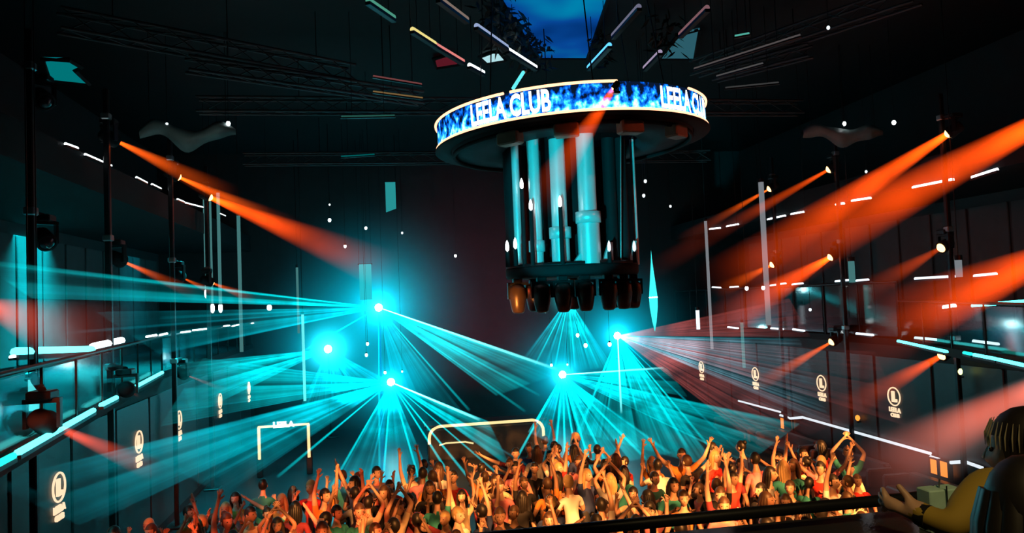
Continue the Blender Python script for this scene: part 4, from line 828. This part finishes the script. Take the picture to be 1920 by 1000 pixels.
while len(spots_) < 285 and tries < 40000:
    tries += 1; x, y = R.uniform(-5.4, 12), R.uniform(11.2, 24); px, py = pix((x, y, 1.9))
    if not inpoly(px, py): continue
    if px < 640 and R.random() < .75: continue
    if any((x - a) ** 2 + (y - b_) ** 2 < (.60 + .03 * (y - 12) * 0) ** 2 for a, b_ in spots_): continue
    spots_.append((x, y))
def zone(px, py):
    row_ = 'front rows' if py > 960 else 'middle rows' if py > 905 else 'back rows'
    for lim, nm in ((480, 'at the left wall end'), (640, 'below the gold portal'), (800, 'left of the bar light'), (920, 'under the left bar light'), (1040, 'under the right bar light'), (1180, 'below the chandelier'), (1330, 'right of the chandelier'), (1470, 'below the far amber lantern'), (2000, 'at the booth end')):
        if px < lim: return row_ + ' ' + nm
used = set(); cur = {}
for x, y in spots_:
    px, py = pix((x, y, 1.9)); zn = zone(px, py)
    pw = [1.2, 2, 1.2, 1, 3, 2, 3, 3, 1.5]
    for _ in range(60):
        p_ = R.choices(range(9), pw)[0]; ci = R.randrange(len(COLS)); hi = R.choices((0, 1, 2), (5, 3, 1.6))[0]
        if (zn, p_, ci, hi) not in used: break
    used.add((zn, p_, ci, hi)); cn, cc = COLS[ci]; st = R.choices((0, 1, 2), (5, 4, 1))[0]
    toward = atan2(-y, -x) - pi / 2; yaw = toward + R.gauss(0, .7) if R.random() < .62 else R.uniform(-.9, .9)
    lab = '%s-haired dancer in %s, %s, %s' % (HAIRS[hi][0], cn, POSES[p_][0], zn)
    crowd_person((x, y, 0), yaw, p_, st, hi, cn, cc, lab, 'dancers on the dance floor', SKINW * R.uniform(.93, 1.08))

# ------------------------------------------------------------------ near rail, ledge and the seated guests
t = thing('near_railing', 'black handrail over a dark parapet in the foreground', 'railing', (4, 2.53, 3.75))
MB().cyl((-9.5, 0, 1.25), (9.5, 0, 1.25), .021, n=10).build('handrail', BLACKM, t); MB().cbox((0, .02, .575), (19, .16, 1.15), .02).build('parapet', BLACK, t)
MB().cbox((0, -.06, 1.155), (19, .36, .03), .008).build('ledge', pbr('parapet_gloss', (.03, .03, .032), .12, 0, 0), t)
for i in range(9): MB().cyl((-8 + i * 2.0 + .9, 0, 1.16), (-8 + i * 2.0 + .9, 0, 1.25), .012, n=8).build('post', BLACKM, t)
def guest(label, joints, radii, edges, headc, yaw, tilt, col, hairmat, style, sc, hands):
    """a close figure grown over explicit joints"""
    O = Vector(joints['pelvis']); names = list(joints); V = []; E = []
    for n_ in names: V.append((Vector(joints[n_]) - O, radii[n_]))
    idx = {n_: i for i, n_ in enumerate(names)}
    for a, b_, tg in edges: E.append((idx[a], idx[b_], tg))
    for wn, el, side in hands: hand_chain(V, E, idx[wn], V[idx[wn]][0], V[idx[wn]][0] - V[idx[el]][0], Vector(side), 1.3, .15)
    me = skin_body(V, E, 2); c = Vector(headc) - O; head_into(me, c, yaw, tilt, sc, 24, 18)
    t = thing('person', label, 'person', O, 0, None); o = link('body', me, t); o.color = (*col, 1)
    h = hair_mesh(Vector((0, 0, 0)), style, hairmat); q = link('hair', h, t); q.location = c; q.rotation_euler = (tilt, 0, yaw); q.scale = (sc * 1.06,) * 3
    return t, c
D = lambda px, py, k: CAM + ray(px, py) * k
RAD = dict(pelvis=(.16, .13), waist=(.14, .11), chest=(.17, .12), neckb=(.08, .07), neck=(.055, .055), head=(.06, .06), shL=(.075, .07), shR=(.075, .07), elL=(.055, .052), elR=(.055, .052), wrL=(.034, .03), wrR=(.034, .03), hipL=(.1, .1), hipR=(.1, .1), knL=(.07, .07), knR=(.07, .07), anL=(.05, .05), anR=(.05, .05), toL=(.05, .035), toR=(.05, .035), mdL=(.066, .062))
ED = [('pelvis', 'waist', 'shirt'), ('waist', 'chest', 'shirt'), ('chest', 'neckb', 'shirt'), ('neckb', 'neck', 'skin'), ('neck', 'head', 'skin'), ('chest', 'shL', 'shirt'), ('shL', 'mdL', 'shirt'), ('mdL', 'elL', 'shirt'), ('elL', 'wrL', 'shirt'), ('chest', 'shR', 'shirt'), ('shR', 'elR', 'shirt'), ('elR', 'wrR', 'shirt')] + [e for s_ in 'LR' for e in (('pelvis', 'hip' + s_, 'pants'), ('hip' + s_, 'kn' + s_, 'pants'), ('kn' + s_, 'an' + s_, 'pants'), ('an' + s_, 'to' + s_, 'shoe'))]
hc = D(1925, 850, 2.6); sL = D(1862, 893, 2.50); eL = D(1786, 988, 2.42); wL = D(1716, 962, 2.52)
J = dict(pelvis=hc + Vector((.15, -.25, -.72)), waist=hc + Vector((.13, -.2, -.55)), chest=hc + Vector((.09, -.1, -.36)), neckb=hc + Vector((.03, -.03, -.2)), neck=hc + Vector((.01, -.01, -.12)), head=hc + Vector((0, 0, -.04)), shL=sL, mdL=sL.lerp(eL, .5), elL=eL, wrL=wL, shR=hc + Vector((.28, -.05, -.3)), elR=hc + Vector((.33, .1, -.52)), wrR=hc + Vector((.2, .22, -.5)))
for s_, q in (('L', -.1), ('R', .1)):
    P_ = J['pelvis']; J['hip' + s_] = P_ + Vector((q, .02, -.05)); J['kn' + s_] = P_ + Vector((q * 1.3, .4, -.1)); J['an' + s_] = Vector((P_.x + q * 1.3, P_.y + .38, 3.82)); J['to' + s_] = Vector((P_.x + q * 1.3, P_.y + .52, 3.8))
t, c = guest('seated guest in an olive jacket resting an arm on the near railing', J, RAD, ED, hc, .5, -.1, (.34, .23, .03), HAIRS[0][1], 0, 1.15, [('wrL', 'elL', (0, 0, 1)), ('wrR', 'elR', (-1, 0, 0))])
hb = MB()
for k in range(26):
    a = radians(60 + k * 9.3); w_ = 1.0 + .02 * (k % 3); hb.tube([(.088 * cos(a), .105 * sin(a) - .012, .085), (.100 * cos(a) * w_, .118 * sin(a) * w_ - .012, .04), (.100 * cos(a) * w_, .118 * sin(a) * w_ - .012, .0)], [.001, .0028, .001], 5)
o = hb.build('hair_streaks', pbr('pale_streak', (.30, .27, .18), .5), t); o.location = c + Vector((0, 0, .02)); o.rotation_euler = (0, 0, .5); o.scale = (1.1, 1.1, 1.1)  # pale strands painted for the light caught on the black hair
o = MB().cyl((0, 0, 0), (wL - eL).normalized() * -.035, .037, .042, 14).build('wristband', BLACK, t); o.location = wL - J['pelvis'] + (eL - wL).normalized() * .01
hc2 = D(1930, 968, 1.95)
J2 = dict(pelvis=hc2 + Vector((.12, -.25, -.74)), waist=hc2 + Vector((.1, -.2, -.56)), chest=hc2 + Vector((.05, -.1, -.37)), neckb=hc2 + Vector((.02, -.04, -.2)), neck=hc2 + Vector((.0, -.02, -.12)), head=hc2 + Vector((0, 0, -.04)), shL=hc2 + Vector((-.15, -.02, -.3)), mdL=hc2 + Vector((-.18, .05, -.4)), elL=hc2 + Vector((-.2, .12, -.52)), wrL=hc2 + Vector((-.08, .25, -.52)), shR=hc2 + Vector((.26, -.08, -.3)), elR=hc2 + Vector((.3, .05, -.52)), wrR=hc2 + Vector((.2, .22, -.5)))
for s_, q in (('L', -.1), ('R', .1)):
    P_ = J2['pelvis']; J2['hip' + s_] = P_ + Vector((q, .02, -.05)); J2['kn' + s_] = P_ + Vector((q * 1.3, .4, -.1)); J2['an' + s_] = Vector((P_.x + q * 1.3, P_.y + .38, 3.82)); J2['to' + s_] = Vector((P_.x + q * 1.3, P_.y + .52, 3.8))
guest('dark-haired guest in black seated nearest at the lower right corner', J2, RAD, ED, hc2, -.7, -.1, (.015, .015, .017), HAIRS[0][1], 1, 1.12, [('wrL', 'elL', (1, 0, 0)), ('wrR', 'elR', (-1, 0, 0))])
for i, P_ in enumerate((J['pelvis'], J2['pelvis'])):
    t = thing('bar_stool', ['round black stool under the guest in olive', 'round black stool under the guest in black'][i], 'stool', (P_.x, P_.y, 3.75), 0, 'gallery stools'); h = P_.z - .16 - 3.75
    MB().lathe([(.001, h), (.2, h), (.21, h - .03), (.2, h - .07), (.001, h - .07)], n=20).build('seat', BLACK, t); MB().cyl((0, 0, .02), (0, 0, h - .05), .03, n=10).build('column', BLACKM, t); MB().lathe([(.001, .03), (.2, .02), (.21, 0), (.001, 0)], n=20).build('foot', BLACKM, t)
# pale mint carton on the ledge
p = onY(1762, 936, 2.40); pw = .064; zb = 4.92
t = thing('mint_carton', 'pale mint paper carton standing on the parapet ledge', 'carton', (p.x, 2.40, zb)); MINT = pbr('mint_card', (.45, .70, .62), .7, 0, .2, 20); hh = onY(1766, 914, 2.40).z - zb
for q in (-1, 1): MB().cbox((q * pw / 2 * 1.05, 0, hh / 2), (pw, .07, hh), .004).build('half', MINT, t)
MB().cbox((0, -.037, hh / 2 + .004), (.003, .003, hh + .02)).build('seam', BLACK, t); MB().cyl((.0, 0, hh), (.004, 0, hh + .03), .003, n=6).build('straw', STEEL, t)
